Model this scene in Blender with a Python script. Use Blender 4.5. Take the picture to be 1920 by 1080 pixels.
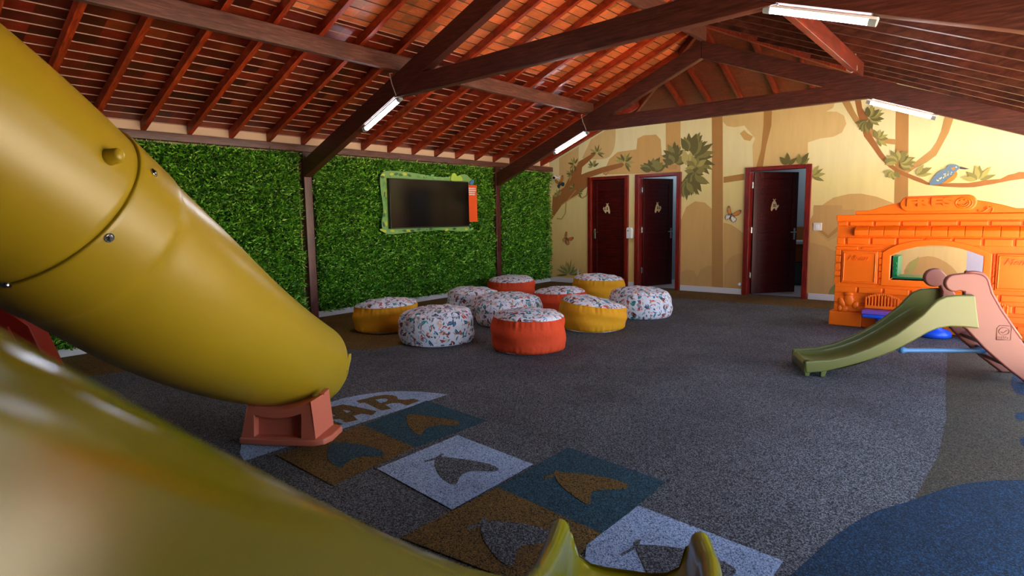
import bpy, bmesh, math, random
import numpy as np
from mathutils import Vector, Matrix
random.seed(7); rng = np.random.default_rng(7)
for o in list(bpy.data.objects): bpy.data.objects.remove(o)
scene = bpy.context.scene
PI = math.pi

# ------------------------------------------------------------------ camera
# room axes: X along the mural wall (0 = grass wall), Y = 0 at the mural wall, negative towards the viewer
F, YAW, PITCH, ROLL = 1133.555, 0.6917915, 0.1176166, -0.0150598
CAM = Vector((7.650735, -10.533137, 1.401836))
_f = Vector((-math.sin(YAW)*math.cos(PITCH), math.cos(YAW)*math.cos(PITCH), -math.sin(PITCH)))
_r0 = Vector((math.cos(YAW), math.sin(YAW), 0)); _u0 = _r0.cross(_f)
_r = _r0*math.cos(ROLL) + _u0*math.sin(ROLL); _u = -_r0*math.sin(ROLL) + _u0*math.cos(ROLL)
cam = bpy.data.cameras.new('camera'); cam.sensor_width = 36; cam.lens = F/1920*36
cam.clip_start = 0.02; cam.clip_end = 300
cam.dof.use_dof = True; cam.dof.focus_distance = 6.5; cam.dof.aperture_fstop = 5.0
camo = bpy.data.objects.new('camera', cam); scene.collection.objects.link(camo)
camo.matrix_world = Matrix(((_r.x,_u.x,-_f.x,CAM.x),(_r.y,_u.y,-_f.y,CAM.y),(_r.z,_u.z,-_f.z,CAM.z),(0,0,0,1)))
scene.camera = camo

def ray(px, py): return _f + _r*((px-960)/F) - _u*((py-540)/F)
def on(px, py, axis, val):
    """the point of the room plane (axis = val) that a spot of the photograph shows"""
    d = ray(px, py); t = (val-CAM[axis])/d[axis]; return CAM + d*t
def onv(px, py, P0, dh):
    """same for an upright plane through P0 running along dh: (distance along, height)"""
    n = Vector((-dh[1], dh[0], 0)); d = ray(px, py); t = (P0-CAM).dot(n)/d.dot(n); Q = CAM+d*t
    return (Q-P0).dot(Vector((dh[0], dh[1], 0))), Q.z

# ------------------------------------------------------------------ light
world = bpy.data.worlds.new('world'); scene.world = world; world.use_nodes = True
wn = world.node_tree.nodes; wl = world.node_tree.links
bg = wn['Background']
sky = wn.new('ShaderNodeTexSky'); sky.sky_type = 'NISHITA'; sky.sun_disc = False
sky.sun_elevation = math.radians(65); sky.sun_rotation = math.radians(80)
wl.new(sky.outputs[0], bg.inputs[0]); bg.inputs[1].default_value = 0.36
sun = bpy.data.lights.new('sun', 'SUN'); sun.energy = 18.0; sun.color = (1, .93, .82); sun.angle = math.radians(.6)
suno = bpy.data.objects.new('sun', sun); scene.collection.objects.link(suno)
suno.rotation_euler = Vector((.36, .06, 1.0)).to_track_quat('Z', 'Y').to_euler()
vs = scene.view_settings
vs.view_transform = 'Standard'; vs.look = 'None'; vs.gamma = 1; vs.use_curve_mapping = False
vs.exposure = 1.52

# ------------------------------------------------------------------ helpers
COL = scene.collection
def link(o): COL.objects.link(o); return o
def tag(o, label=None, cat=None, group=None, kind=None):
    if label: o['label'] = label
    if cat: o['category'] = cat
    if group: o['group'] = group
    if kind: o['kind'] = kind
    return o
def empty(name, loc, rz=0, label=None, cat=None, group=None, kind=None):
    o = bpy.data.objects.new(name, None); o.empty_display_size = .1; link(o)
    o.location = loc; o.rotation_euler = (0, 0, rz); o['_m'] = 1; del o['_m']
    return tag(o, label, cat, group, kind)
def M_of(o):
    return Matrix.Translation(o.location) @ o.rotation_euler.to_matrix().to_4x4() if o else Matrix()
def world_inv(o):
    m = Matrix()
    while o is not None:
        m = M_of(o) @ m; o = o.parent
    return m.inverted()
class MB:
    def __init__(s): s.v = []; s.f = []; s.mi = []; s.uv = None
    def add(s, vs_, fs, mi=0):
        b = len(s.v); s.v += [tuple(v) for v in vs_]
        for f in fs: s.f.append([b+i for i in f]); s.mi.append(mi)
        return s
    def box(s, a, b, mi=0, M=None):
        x0, y0, z0 = a; x1, y1, z1 = b
        v = [Vector(p) for p in ((x0,y0,z0),(x1,y0,z0),(x1,y1,z0),(x0,y1,z0),(x0,y0,z1),(x1,y0,z1),(x1,y1,z1),(x0,y1,z1))]
        if M: v = [M @ p for p in v]
        return s.add(v, [(0,3,2,1),(4,5,6,7),(0,1,5,4),(1,2,6,5),(2,3,7,6),(3,0,4,7)], mi)
    def beam(s, p, q, w, h, mi=0, up=(0,0,1)):
        """box from p to q (centre of its underside), w wide, h tall"""
        p = Vector(p); q = Vector(q); d = (q-p).normalized(); side = d.cross(Vector(up)).normalized(); u = side.cross(d)
        v = []
        for e in (p, q):
            for a, b in ((-1,0),(1,0),(1,1),(-1,1)): v.append(e + side*(a*w/2) + u*(b*h))
        return s.add(v, [(0,1,2,3),(7,6,5,4),(0,4,5,1),(1,5,6,2),(2,6,7,3),(3,7,4,0)], mi)
    def prism(s, pts, fa, fb, mi=0, close=True):
        """pts: 2D outline, fa/fb: maps 2D -> 3D for the two faces"""
        n = len(pts); A = [fa(*p) for p in pts]; B = [fb(*p) for p in pts]
        s.add(A+B, [list(range(n))[::-1], list(range(n, 2*n))] + [(i, (i+1) % n, n+(i+1) % n, n+i) for i in range(n)], mi)
        return s
    def tube(s, path, r, n=10, mi=0, cap=True):
        P = [Vector(p) for p in path]; R = r if isinstance(r, (list, tuple)) else [r]*len(P); V = []
        prev = None
        for i, p in enumerate(P):
            d = (P[min(i+1, len(P)-1)]-P[max(i-1, 0)]).normalized()
            a = d.orthogonal().normalized() if prev is None else (prev - d*prev.dot(d)).normalized()
            prev = a; b = d.cross(a)
            V += [p + (a*math.cos(2*PI*k/n) + b*math.sin(2*PI*k/n))*R[i] for k in range(n)]
        fs = [(i*n+k, i*n+(k+1) % n, (i+1)*n+(k+1) % n, (i+1)*n+k) for i in range(len(P)-1) for k in range(n)]
        if cap: fs += [list(range(n))[::-1], [(len(P)-1)*n+k for k in range(n)]]
        return s.add(V, fs, mi)
    def lathe(s, prof, c=(0,0,0), n=32, mi=0, fn=None):
        V = []
        for (rr, z) in prof:
            for k in range(n):
                a = 2*PI*k/n; r2, z2 = (rr, z) if fn is None else fn(rr, z, a)
                V.append((c[0]+r2*math.cos(a), c[1]+r2*math.sin(a), c[2]+z2))
        m = len(prof)
        fs = [(i*n+k, i*n+(k+1) % n, (i+1)*n+(k+1) % n, (i+1)*n+k) for i in range(m-1) for k in range(n)]
        return s.add(V, fs, mi)
    def build(s, name, mats, parent=None, smooth=False, bevel=0, seg=2, autosmooth=None, weld=False, solid=None, sub=0):
        me = bpy.data.meshes.new(name); inv = world_inv(parent)
        me.from_pydata([inv @ Vector(v) for v in s.v], [], s.f)
        if not isinstance(mats, (list, tuple)): mats = [mats]
        for m in mats: me.materials.append(m)
        if len(mats) > 1: me.polygons.foreach_set('material_index', s.mi)
        if weld:
            bm = bmesh.new(); bm.from_mesh(me); bmesh.ops.remove_doubles(bm, verts=bm.verts, dist=1e-4)
            bmesh.ops.recalc_face_normals(bm, faces=bm.faces); bm.to_mesh(me); bm.free()
        if smooth: me.polygons.foreach_set('use_smooth', [True]*len(me.polygons))
        me.update()
        o = bpy.data.objects.new(name, me); link(o)
        if parent: o.parent = parent
        if bevel:
            b = o.modifiers.new('bevel', 'BEVEL'); b.width = bevel; b.segments = seg; b.limit_method = 'ANGLE'; b.angle_limit = math.radians(35)
            b.harden_normals = False
            me.polygons.foreach_set('use_smooth', [True]*len(me.polygons))
            w_ = o.modifiers.new('wn', 'WEIGHTED_NORMAL'); w_.keep_sharp = True
        if solid:
            m = o.modifiers.new('solid', 'SOLIDIFY'); m.thickness = solid; m.offset = 0
        if sub:
            m = o.modifiers.new('sub', 'SUBSURF'); m.levels = sub; m.render_levels = sub
        return o
def struct(o): o['kind'] = 'structure'; return o

# ------------------------------------------------------------------ materials
def srgb(h):
    if isinstance(h, str): c = [int(h[i:i+2], 16)/255 for i in (0, 2, 4)]
    else: c = h
    return tuple(((x/12.92) if x <= .04045 else ((x+.055)/1.055)**2.4) for x in c) + (1,)
def mat(name, col=None, rough=.5, metal=0, spec=.5, emit=None, es=0, coat=0):
    m = bpy.data.materials.new(name); m.use_nodes = True; b = m.node_tree.nodes['Principled BSDF']
    if col is not None: b.inputs['Base Color'].default_value = srgb(col)
    b.inputs['Roughness'].default_value = rough; b.inputs['Metallic'].default_value = metal
    b.inputs['Specular IOR Level'].default_value = spec
    if coat: b.inputs['Coat Weight'].default_value = coat; b.inputs['Coat Roughness'].default_value = .15
    if emit: b.inputs['Emission Color'].default_value = srgb(emit); b.inputs['Emission Strength'].default_value = es
    return m
class NT:
    def __init__(s, m): s.t = m.node_tree; s.b = s.t.nodes['Principled BSDF']
    def n(s, typ, **kw):
        x = s.t.nodes.new('ShaderNode'+typ)
        for k, v in kw.items(): setattr(x, k, v)
        return x
    def l(s, a, b): s.t.links.new(a, b)
    def pos(s, scale=(1,1,1), rot=(0,0,0)):
        g = s.n('NewGeometry'); mp = s.n('Mapping'); mp.inputs['Scale'].default_value = scale; mp.inputs['Rotation'].default_value = rot
        s.l(g.outputs['Position'], mp.inputs[0]); return mp.outputs[0]
    def objc(s, scale=(1,1,1), src='Object'):
        g = s.n('TexCoord'); mp = s.n('Mapping'); mp.inputs['Scale'].default_value = scale
        s.l(g.outputs[src], mp.inputs[0]); return mp.outputs[0]
    def noise(s, vec, scale=5, detail=3, rough=.5, dist=0):
        x = s.n('TexNoise'); x.inputs['Scale'].default_value = scale; x.inputs['Detail'].default_value = detail
        x.inputs['Roughness'].default_value = rough; x.inputs['Distortion'].default_value = dist
        s.l(vec, x.inputs['Vector']); return x.outputs['Fac']
    def ramp(s, fac, stops, interp='LINEAR'):
        x = s.n('ValToRGB'); e = x.color_ramp; e.interpolation = interp
        while len(e.elements) < len(stops): e.elements.new(.5)
        for el, (p, c) in zip(e.elements, stops): el.position = p; el.color = srgb(c) if isinstance(c, (str, tuple, list)) and len(c) != 4 or isinstance(c, str) else c
        s.l(fac, x.inputs[0]); return x.outputs[0]
    def mix(s, fac, a, b, mode='MIX'):
        x = s.n('Mix', data_type='RGBA', blend_type=mode)
        for sock, v in ((x.inputs[0], fac), (x.inputs[6], a), (x.inputs[7], b)):
            if hasattr(v, 'node'): s.l(v, sock)
            else: sock.default_value = v if not isinstance(v, str) else srgb(v)
        return x.outputs[2]
    def math(s, op, a, b=0, c=0):
        x = s.n('Math', operation=op)
        for i, v in enumerate((a, b, c)):
            if hasattr(v, 'node'): s.l(v, x.inputs[i])
            else: x.inputs[i].default_value = v
        return x.outputs[0]
    def bump(s, h, strength=.3, dist=.01):
        x = s.n('Bump'); x.inputs['Strength'].default_value = strength; x.inputs['Distance'].default_value = dist
        s.l(h, x.inputs['Height']); s.l(x.outputs[0], s.b.inputs['Normal'])
    def col(s, c): s.l(c, s.b.inputs['Base Color'])
    def rough(s, r): s.l(r, s.b.inputs['Roughness'])

def wood(name, dark, mid, light, scale, rough=.35, spec=.5, coat=0.0, blotch=.5):
    m = mat(name, mid, rough, spec=spec, coat=coat); t = NT(m)
    v = t.pos(scale)
    g = t.noise(v, 6, 5, .65, .6); bl = t.noise(t.pos((1,1,1)), 2.3, 3, .6)
    c = t.ramp(g, [(.28, dark), (.5, mid), (.74, light)])
    c2 = t.mix(blotch, c, t.ramp(bl, [(.35, dark), (.65, light)]), 'OVERLAY')
    t.col(c2); t.rough(t.math('MULTIPLY_ADD', g, .25, rough-.1)); t.bump(g, .25, .004)
    return m
beam_x = wood('dark beam wood along x', '341812', '5a2e22', '7e463a', (.7, 9, 9), .38)
beam_y = wood('dark beam wood along y', '4a2a22', '6e4438', '94685c', (9, .7, 9), .42)
beam_z = wood('dark post wood', '3a1616', '642c28', '8a5650', (9, 9, .7), .3)
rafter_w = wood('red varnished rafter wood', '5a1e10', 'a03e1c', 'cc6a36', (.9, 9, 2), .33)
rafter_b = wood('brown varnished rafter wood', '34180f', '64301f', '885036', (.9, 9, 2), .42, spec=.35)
hip_raf_w = wood('red varnished hip rafter wood', '4a1408', '7c2a14', 'a44320', (9, .9, 2), .33)
jamb_w = wood('dark red door frame wood', '5a0c0a', '8c1e14', 'a83e22', (9, 9, .8), .3)
leaf_w = wood('deep red door leaf wood', '2c0304', '540808', '7a1410', (.9, 9, 7), .33, spec=.35)

def deck(name, stops, px, py, along='y', off=0.0):
    m = mat(name, '803010', .38); t = NT(m)
    g = t.n('NewGeometry'); sp = t.n('SeparateXYZ'); t.l(g.outputs['Position'], sp.inputs[0])
    a = t.math('FLOOR', t.math('DIVIDE', t.math('ADD', sp.outputs[0], off if along == 'y' else .03), px if along == 'y' else py))
    b = t.math('FLOOR', t.math('DIVIDE', t.math('ADD', sp.outputs[1], 20.03), py if along == 'y' else px))
    cb = t.n('CombineXYZ'); t.l(a, cb.inputs[0]); t.l(b, cb.inputs[1])
    wn_ = t.n('TexWhiteNoise'); t.l(cb.outputs[0], wn_.inputs[0])
    base = t.ramp(wn_.outputs[0], stops)
    gr = t.noise(t.pos((14, 1.3, 14) if along == 'y' else (1.3, 14, 14)), 4, 5, .7, 1.5)
    kn = t.noise(t.pos((3, 1.6, 3)), 3.5, 4, .65, 1.2)
    c = t.mix(.75, base, t.ramp(gr, [(.25, '5c4a42'), (.5, '868482'), (.78, 'd8b49a')]), 'OVERLAY')
    c = t.mix(.45, c, t.ramp(kn, [(.3, '6a5a50'), (.5, '808080'), (.7, 'dca878')]), 'OVERLAY')
    t.col(c); t.rough(t.math('MULTIPLY_ADD', gr, .3, .22)); t.bump(gr, .2, .004); return m
deck_red = deck('red lower roof boards', [(0, '4a120c'), (.3, '8a2216'), (.55, 'a8321a'), (.8, '6a2014'), (1, 'b44a24')], .1258, .5)  # darker red set below the purlin, paler orange set above it
deck_gold = deck('orange upper roof boards', [(0, 'c07a48'), (.3, 'dc9258'), (.55, 'f0a868'), (.8, 'cc8048'), (1, 'f8c088')], .1258, .5)
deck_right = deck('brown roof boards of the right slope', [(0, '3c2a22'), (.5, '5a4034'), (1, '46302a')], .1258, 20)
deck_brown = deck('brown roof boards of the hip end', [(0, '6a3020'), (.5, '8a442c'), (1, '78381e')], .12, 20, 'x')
edge_w = mat('pale board edge', '9a6a58', .5)
plaster = mat('pale plaster', 'cfae92', .8)
outer_m = mat('roof underlay', '50423a', .9)

def plastic(name, c, rough=.32, bump=.0, spec=.5):
    m = mat(name, c, rough, spec=spec); t = NT(m)
    n = t.noise(t.pos(), 3, 4, .6)
    base = srgb(c); t.col(t.mix(n, tuple(x*.93 for x in base[:3])+(1,), tuple(min(1, x*1.06) for x in base[:3])+(1,)))
    f = t.noise(t.pos(), 900, 2); t.bump(f, .06, .001); return m
yellow_p = plastic('mustard yellow plastic', 'a68a1c', .33)
olive_p = plastic('olive green plastic', '686a34', .3)
salmon_p = plastic('salmon pink plastic', 'cc6a50', .45)
rose_p = plastic('dusty rose plastic', '84493e', .42)
orange_p = plastic('bright orange plastic', 'ff7006', .4)
blue_p = plastic('bright blue plastic', '1552d8', .35)
purple_p = plastic('purple plastic', '7a50b8', .4)
steelblue_p = plastic('light blue plastic', '5b8fc4', .35)
green_p = plastic('green plastic', '0a7a48', .35)
red_p = plastic('red plastic', '8a180a', .4)
chrome = mat('chrome', 'c8c8c8', .18, 1.0)
white_p = mat('white plastic', 'e4e2e4', .35)
grey_p = mat('grey plastic', '888c90', .4)
black_g = mat('black glossy screen', '0a0706', .12, spec=.6)
black_p = mat('black plastic', '101010', .4)
tube_e = mat('glowing lamp tube', 'ffffff', .4, emit='eef4ff', es=30)
base_w = mat('white painted baseboard', 'dcd8da', .5)
tile_w = mat('pale bathroom tile', '9fa9b0', .35)
tile_f = mat('pale bathroom floor', 'b9b4ba', .35)
cream_s = mat('cream sign board', 'e0c49a', .5)
wire_m = mat('grey cable', '9a8a80', .5)

def rubber(name, base, speck, dens=.5, dark='101012'):
    m = mat(name, base, .85, spec=.25); t = NT(m)
    v = t.n('TexVoronoi'); v.inputs['Scale'].default_value = 210; t.l(t.pos(), v.inputs['Vector'])
    sp = t.n('SeparateColor'); t.l(v.outputs['Color'], sp.inputs[0])
    c = t.ramp(sp.outputs[0], [(0, dark), (.25, dark), (.26, base), (1-dens*.5, base), (1-dens*.5+.01, speck), (1, speck)], 'CONSTANT')
    n = t.noise(t.pos(), 1.1, 4, .6)
    c = t.mix(1, c, t.ramp(n, [(.3, 'c8c4c6'), (.7, 'ffffff')]), 'MULTIPLY')
    t.col(c); t.bump(v.outputs['Distance'], .5, .003); return m
fl_grey = rubber('dark grey rubber granulate', '4a4a4c', '84868a', .62)
fl_brown = rubber('brown rubber granulate', '6e501a', '8c6a2c', .5, '16120c')
fl_olive = rubber('olive brown rubber granulate', '4a4230', '625a46', .5, '1a1814')
fl_blue = rubber('navy rubber granulate', '0a2a44', '1f4a6a', .5, '06121e')
fl_teal = rubber('teal grey rubber granulate', '1f4350', '3a6676', .5, '0e2026')
fl_white = rubber('pale blue grey rubber granulate', '9db4d2', 'bccde4', .6, '586a84')

# ------------------------------------------------------------------ floor with its inlays
fl = MB(); fl.add([(-.2,-14,0),(8.3,-14,0),(8.3,.2,0),(-.2,.2,0)], [(0,1,2,3)], 0)
_fz = [.0006]
def inlay(pts, mi):
    z = _fz[0]; _fz[0] += .0003
    P = [(p[0], p[1], z) for p in pts]
    a = sum(P[i][0]*P[(i+1) % len(P)][1]-P[(i+1) % len(P)][0]*P[i][1] for i in range(len(P)))
    if a < 0: P = P[::-1]
    fl.add(P, [list(range(len(P)))], mi)
def FP(pts, mi, o=(0, 0), s=1):
    inlay([on(o[0]+u/s, o[1]+v/s, 2, 0) for u, v in pts], mi)
def smooth_closed(pts, k=4):
    n = len(pts); out = []
    for i in range(n):
        p0, p1, p2, p3 = [np.array(pts[(i+j-1) % n][:2], float) for j in range(4)]
        for j in range(k):
            t = j/k; out.append(tuple(.5*((2*p1)+(-p0+p2)*t+(2*p0-5*p1+4*p2-p3)*t*t+(-p0+3*p1-3*p2+p3)*t**3)))
    return out
inlay([(.0,-13),(.6,-13),(1.0,-10.5),(1.1,-9),(1.25,-8.6),(1.6,-7.8),(1.95,-7.1),(2.12,-6.8),(2.4,-6.55),(2.5,-6.2),(2.36,-5.9),(1.9,-5.2),(1.3,-4.5),(1.0,-3.5),(.95,-2.4),(1.3,-1.4),(2.2,-1.05),(3.4,-1.0),(5.6,-.93),(8.1,-.95),(8.1,0),(0,0)], 1)
inlay([(7.2,-3.0),(7.27,-4.0),(7.31,-4.7),(7.38,-5.6),(7.4,-6.4),(7.36,-7.16),(7.5,-7.4),(8.25,-7.4),(8.25,-3.0)], 2)
inlay(smooth_closed([(7.0,-8.35),(7.065,-8.164),(7.131,-7.765),(7.22,-7.42),(7.344,-7.164),(7.52,-6.8),(7.776,-6.53),(8.25,-6.3),(8.27,-7.5),(8.25,-9.4),(7.4,-9.4)], 3), 3)
FP([(1890,690),(1899,702),(1895,722),(1905,738),(1925,742),(1960,742),(1960,690)], 3)
FP([(1901,780),(1908,774),(1925,773),(1960,775),(1960,790),(1920,789),(1906,787)], 3)
FP([(1912,826),(1918,820),(1950,822),(1950,840),(1918,836)], 3)
# hopscotch
arc = [on(458,865,2,0)]
c0 = Vector((4.30,-8.09,0)); 
for k in range(25):
    a = math.radians(-105 - k*(150/24)) 
arc_pts = [on(x,y,2,0) for x, y in ((458,865),(840,740),(820,737.5),(790,735),(755,733.5),(720,735),(680,740),(640,748),(610,758))]
A = arc_pts[0]; B_ = arc_pts[-1]
left = [(3.62,-7.98),(3.60,-8.2),(3.66,-8.42),(3.78,-8.62),(3.96,-8.79),(4.12,-8.88)]
inlay([tuple(arc_pts[0])[:2]] + [tuple(p)[:2] for p in arc_pts[1:]] + left, 5)
Z3 = dict(o=(600, 720), s=7.385)
FP([(495,238),(640,205),(760,172),(900,152),(1000,158),(1060,178),(1080,205),(1075,215),(1180,222),(1300,208),(1385,238),(1200,302),(1110,268),(1000,268),(905,290),(990,348),(850,372),(800,350),(620,262),(555,270)], 1, **Z3)
FP([(765,222),(850,208),(920,205),(940,220),(920,245),(840,268)], 5, **Z3)
FP([(60,340),(320,288),(500,320),(790,385),(715,440),(580,415),(460,445),(530,505),(360,540),(280,492),(150,492),(130,470),(215,445),(150,410),(60,380)], 1, **Z3)
FP([(312,362),(430,385),(370,405)], 5, **Z3)
FP([(150,505),(320,560),(190,615),(60,640),(60,520)], 1, **Z3)
FP([(680,798),(800,752),(915,790),(778,840)], 4)
FP([(520,855),(680,798),(778,840),(625,912)], 1)
FP([(707,880),(858,817),(1000,872),(848,957)], 5)
FP([(1065,840),(1248,905),(1130,1003),(933,915)], 4)
FP([(933,915),(1130,1003),(1010,1110),(752,1010)], 1)
FP([(1197,950),(1469,1054),(1410,1140),(1090,1100),(1100,1024)], 5)
FP(smooth_closed([(370,182),(410,175),(520,190),(620,205),(662,220),(650,236),(560,236),(500,245),(468,260),(452,288),(420,280),(385,250),(368,212)], 3), 1, (640, 720), 3)
FP(smooth_closed([(622,833),(640,831),(660,833),(697,840),(720,850),(712,858),(683,857),(660,863),(647,872),(640,879),(625,872),(615,860),(614,845)], 3), 4)
FP(smooth_closed([(818,859),(828,858),(870,863),(910,870),(930,877),(935,883),(925,886),(895,885),(875,887),(863,895),(857,908),(850,911),(835,903),(822,890),(815,872)], 3), 0)
FP([(795,866),(818,860),(826,853),(833,852),(826,860),(818,864),(797,868)], 0)
FP(smooth_closed([(1200,505),(1240,503),(1420,520),(1560,550),(1612,578),(1595,598),(1500,600),(1430,606),(1403,630),(1398,685),(1340,660),(1260,600),(1212,545)], 3), 1, (640, 720), 3)
FP([(1130,530),(1200,512),(1205,490),(1225,495),(1215,522),(1150,542)], 1, (640, 720), 3)
FP(smooth_closed([(790,790),(840,780),(1000,790),(1150,825),(1187,842),(1165,880),(1110,908),(1030,915),(988,950),(965,1028),(900,1010),(830,930),(792,860)], 3), 0, (640, 720), 3)
FP([(700,815),(780,787),(800,755),(820,765),(803,797),(720,832)], 0, (640, 720), 3)
FP(smooth_closed([(1060,395),(1110,386),(1300,397),(1530,435),(1750,503),(1890,575),(1915,630),(1800,700),(1500,720),(1350,800),(1200,700),(1130,570),(1090,480)], 3), 0, (960, 940), 4.571)
FP([(935,462),(1040,405),(1058,350),(1108,338),(1092,385),(1065,420),(950,480)], 0, (960, 940), 4.571)
struct(fl.build('floor', [fl_grey, fl_brown, fl_olive, fl_blue, fl_teal, fl_white]))
g = MB(); g.box((8.32,-30,-.25),(40,25,-.12)).box((-30,-40,-.25),(8.3,-14.02,-.12)).box((-30,-14,-.25),(-.25,25,-.12)).box((-.2,4,-.25),(8.3,25,-.12))
struct(tag(g.build('ground', mat('pale paving outside', 'dccbb0', .9))))
g = MB(); g.box((-.2,-14,-.2),(8.3,.2,-.01)); struct(g.build('trim_1', mat('floor slab edge', '807870', .9)))

# ------------------------------------------------------------------ mural wall with three door openings
OPEN = [(1.02, 1.84, 2.12), (2.08, 2.905, 2.12), (4.15, 5.085, 2.12)]      # x0, x1, top
PAINTS = ['e9da96', 'e3c588', 'd8ae6c', 'cda266', 'b98a50', 'a9713f', '8e5a34', '6f6a3e', '8f8a50', 'b3ab64', 'cfc27c',
          '6f8fae', 'e0903f', '5a4a52', 'f2efe6', 'd8742c', '2e4a48', 'b9b6cc', 'c49a5e', 'e0cc8c']
PI_ = {c: i for i, c in enumerate(PAINTS)}
def wall_paint(c, grad=False):
    m = mat('mural paint ' + c, c, .6, spec=.3); t = NT(m)
    n = t.noise(t.pos((6, 1, 1)), 1.5, 3, .6)
    cc = t.mix(1, srgb(c), t.ramp(n, [(.3, 'f5f4f1'), (.7, 'ffffff')]), 'MULTIPLY')
    if grad:                                        # the artwork's printed background runs from pale yellow to ochre
        g_ = t.n('NewGeometry'); sp = t.n('SeparateXYZ'); t.l(g_.outputs['Position'], sp.inputs[0])
        f = t.math('ADD', t.math('MULTIPLY', sp.outputs[2], .42), t.math('MULTIPLY', t.noise(t.pos(), .7, 2), .12))
        cc = t.ramp(f, [(.05, 'e4b46a'), (.45, 'ecce8a'), (.85, 'f0e2a0'), (1, 'f3eab8')])
        cc = t.mix(1, cc, t.ramp(n, [(.3, 'f8f7f4'), (.7, 'ffffff')]), 'MULTIPLY')
    t.col(cc); return m
wm = [wall_paint(c, i == 0) for i, c in enumerate(PAINTS)] + [plaster]
mu = MB()
XR = 8.12
def wz(x):                                           # underside of the roof over the wall
    return min(2.52+.41*x, 2.585+.41*(8.1-x), 3.335)
xs_ = sorted({-.0, XR, 2.0, 6.1} | {o[0] for o in OPEN} | {o[1] for o in OPEN})
for a, b in zip(xs_[:-1], xs_[1:]):
    op = [o for o in OPEN if o[0]-1e-6 <= a and b <= o[1]+1e-6]
    z0 = op[0][2] if op else 0
    for y, fl_ in ((0, 0), (.15, 1)):
        v = [(a, y, z0), (b, y, z0), (b, y, wz(b)), (a, y, wz(a))]
        mu.add(v, [(0,1,2,3) if not fl_ else (3,2,1,0)], 0 if not fl_ else len(PAINTS))
    mu.add([(a,0,wz(a)),(b,0,wz(b)),(b,.15,wz(b)),(a,.15,wz(a))], [(0,1,2,3)], len(PAINTS))
    if z0: mu.add([(a,0,z0),(b,0,z0),(b,.15,z0),(a,.15,z0)], [(3,2,1,0)], len(PAINTS))
for o in OPEN:
    for x in o[:2]: mu.add([(x,0,0),(x,.15,0),(x,.15,o[2]),(x,0,o[2])], [(0,1,2,3)], len(PAINTS))
_my = [-.001]
def clip_poly(P, f):
    out = []
    for i in range(len(P)):
        a, b = P[i], P[(i+1) % len(P)]; fa, fb = f(a), f(b)
        if fa >= 0: out.append(a)
        if fa*fb < 0: k = fa/(fa-fb); out.append((a[0]+(b[0]-a[0])*k, a[1]+(b[1]-a[1])*k))
    return out
def paint_xz(P, c):
    P = [(p[0], p[1]) for p in P]
    # keep the paint on the wall: cut it along the sloping top edge and the floor
    for f in (lambda p: 2.49+.41*p[0]-p[1], lambda p: 2.49+.41*(8.1-p[0])-p[1], lambda p: 3.31-p[1], lambda p: p[1]-.0, lambda p: p[0]-.01, lambda p: XR-.01-p[0]):
        P = clip_poly(P, f)
        if len(P) < 3: return
    y = _my[0]; _my[0] -= .00006
    a = sum(P[i][0]*P[(i+1) % len(P)][1]-P[(i+1) % len(P)][0]*P[i][1] for i in range(len(P)))
    if a < 0: P = P[::-1]
    mu.add([(p[0], y, p[1]) for p in P], [list(range(len(P)))], PI_[c])
C3 = (1020, 180, 3.0); C4 = (1340, 180, 2.7); C8 = (1560, 160, 4.5)
def mp(pts, fr): return [(lambda q: (q.x, q.z))(on(fr[0]+u/fr[2], fr[1]+v/fr[2], 1, 0)) for u, v in pts]
def paint(pts, c, fr, sm=0): 
    P = mp(pts, fr); paint_xz(smooth_closed(P, sm) if sm else P, c)
def leaf_pts(x, z, ang, L, W, bend=.0):
    out = []
    for k in range(7):
        t = k/6; w_ = W*math.sin(PI*t**.8)*(1-.15*t); out.append((t*L, w_/2+bend*L*t*(1-t)))
    for k in range(5, 0, -1):
        t = k/6; w_ = W*math.sin(PI*t**.8)*(1-.15*t); out.append((t*L, -w_/2+bend*L*t*(1-t)))
    ca, sa = math.cos(ang), math.sin(ang)
    return [(x+a*ca-b*sa, z+a*sa+b*ca) for a, b in out]
def leaves(u, v, fr, n, L, W, a0=0, a1=360, cols=('6f6a3e', '8f8a50', 'b3ab64'), seed=1):
    """a spray of painted leaves; L, W in metres"""
    R = random.Random(seed); x, z = mp([(u, v)], fr)[0]
    for k in range(n):
        a = math.radians(a0+(a1-a0)*(k+.5)/n + R.uniform(-8, 8)); l = L*R.uniform(.75, 1.05)
        paint_xz(leaf_pts(x+.1*l*math.cos(a), z+.1*l*math.sin(a), a, l, W*R.uniform(.8, 1.1)), cols[k % len(cols)])
# pale background shapes and hills
paint([(85,300),(195,280),(195,560),(85,620)], 'e3c588', C3)
paint([(222,335),(262,250),(300,150),(390,120),(402,240),(382,325),(330,355),(228,352)], 'e3c588', C3, 3)
paint([(330,445),(368,355),(415,315),(520,300),(526,240),(560,222),(630,217),(657,245),(662,330),(700,375),(700,432),(520,438),(340,442)], 'd8ae6c', C3)
paint([(685,100),(768,90),(768,428),(685,432)], 'd8ae6c', C3)
paint([(770,700),(800,625),(850,592),(905,600),(950,640),(950,1100),(765,1100)], 'd8ae6c', C3)
paint([(765,1110),(770,992),(805,975),(845,985),(862,1020),(862,1110)], 'cda266', C3)
paint([(862,1110),(862,1020),(880,975),(925,955),(965,958),(965,1110)], 'cda266', C3)
paint([(45,-60),(640,-60),(600,60),(565,78),(620,80),(655,100),(667,140),(645,185),(600,207),(535,215),(472,235),(472,353),(196,364),(192,250),(205,215),(150,150),(100,158),(62,152),(42,130)], 'e3c588', C4)
paint([(128,190),(150,172),(168,190),(195,205),(180,228),(150,222)], 'd8ae6c', C4)
paint([(45,640),(85,652),(120,675),(150,700),(160,1000),(45,1000)], 'd8ae6c', C4)
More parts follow.
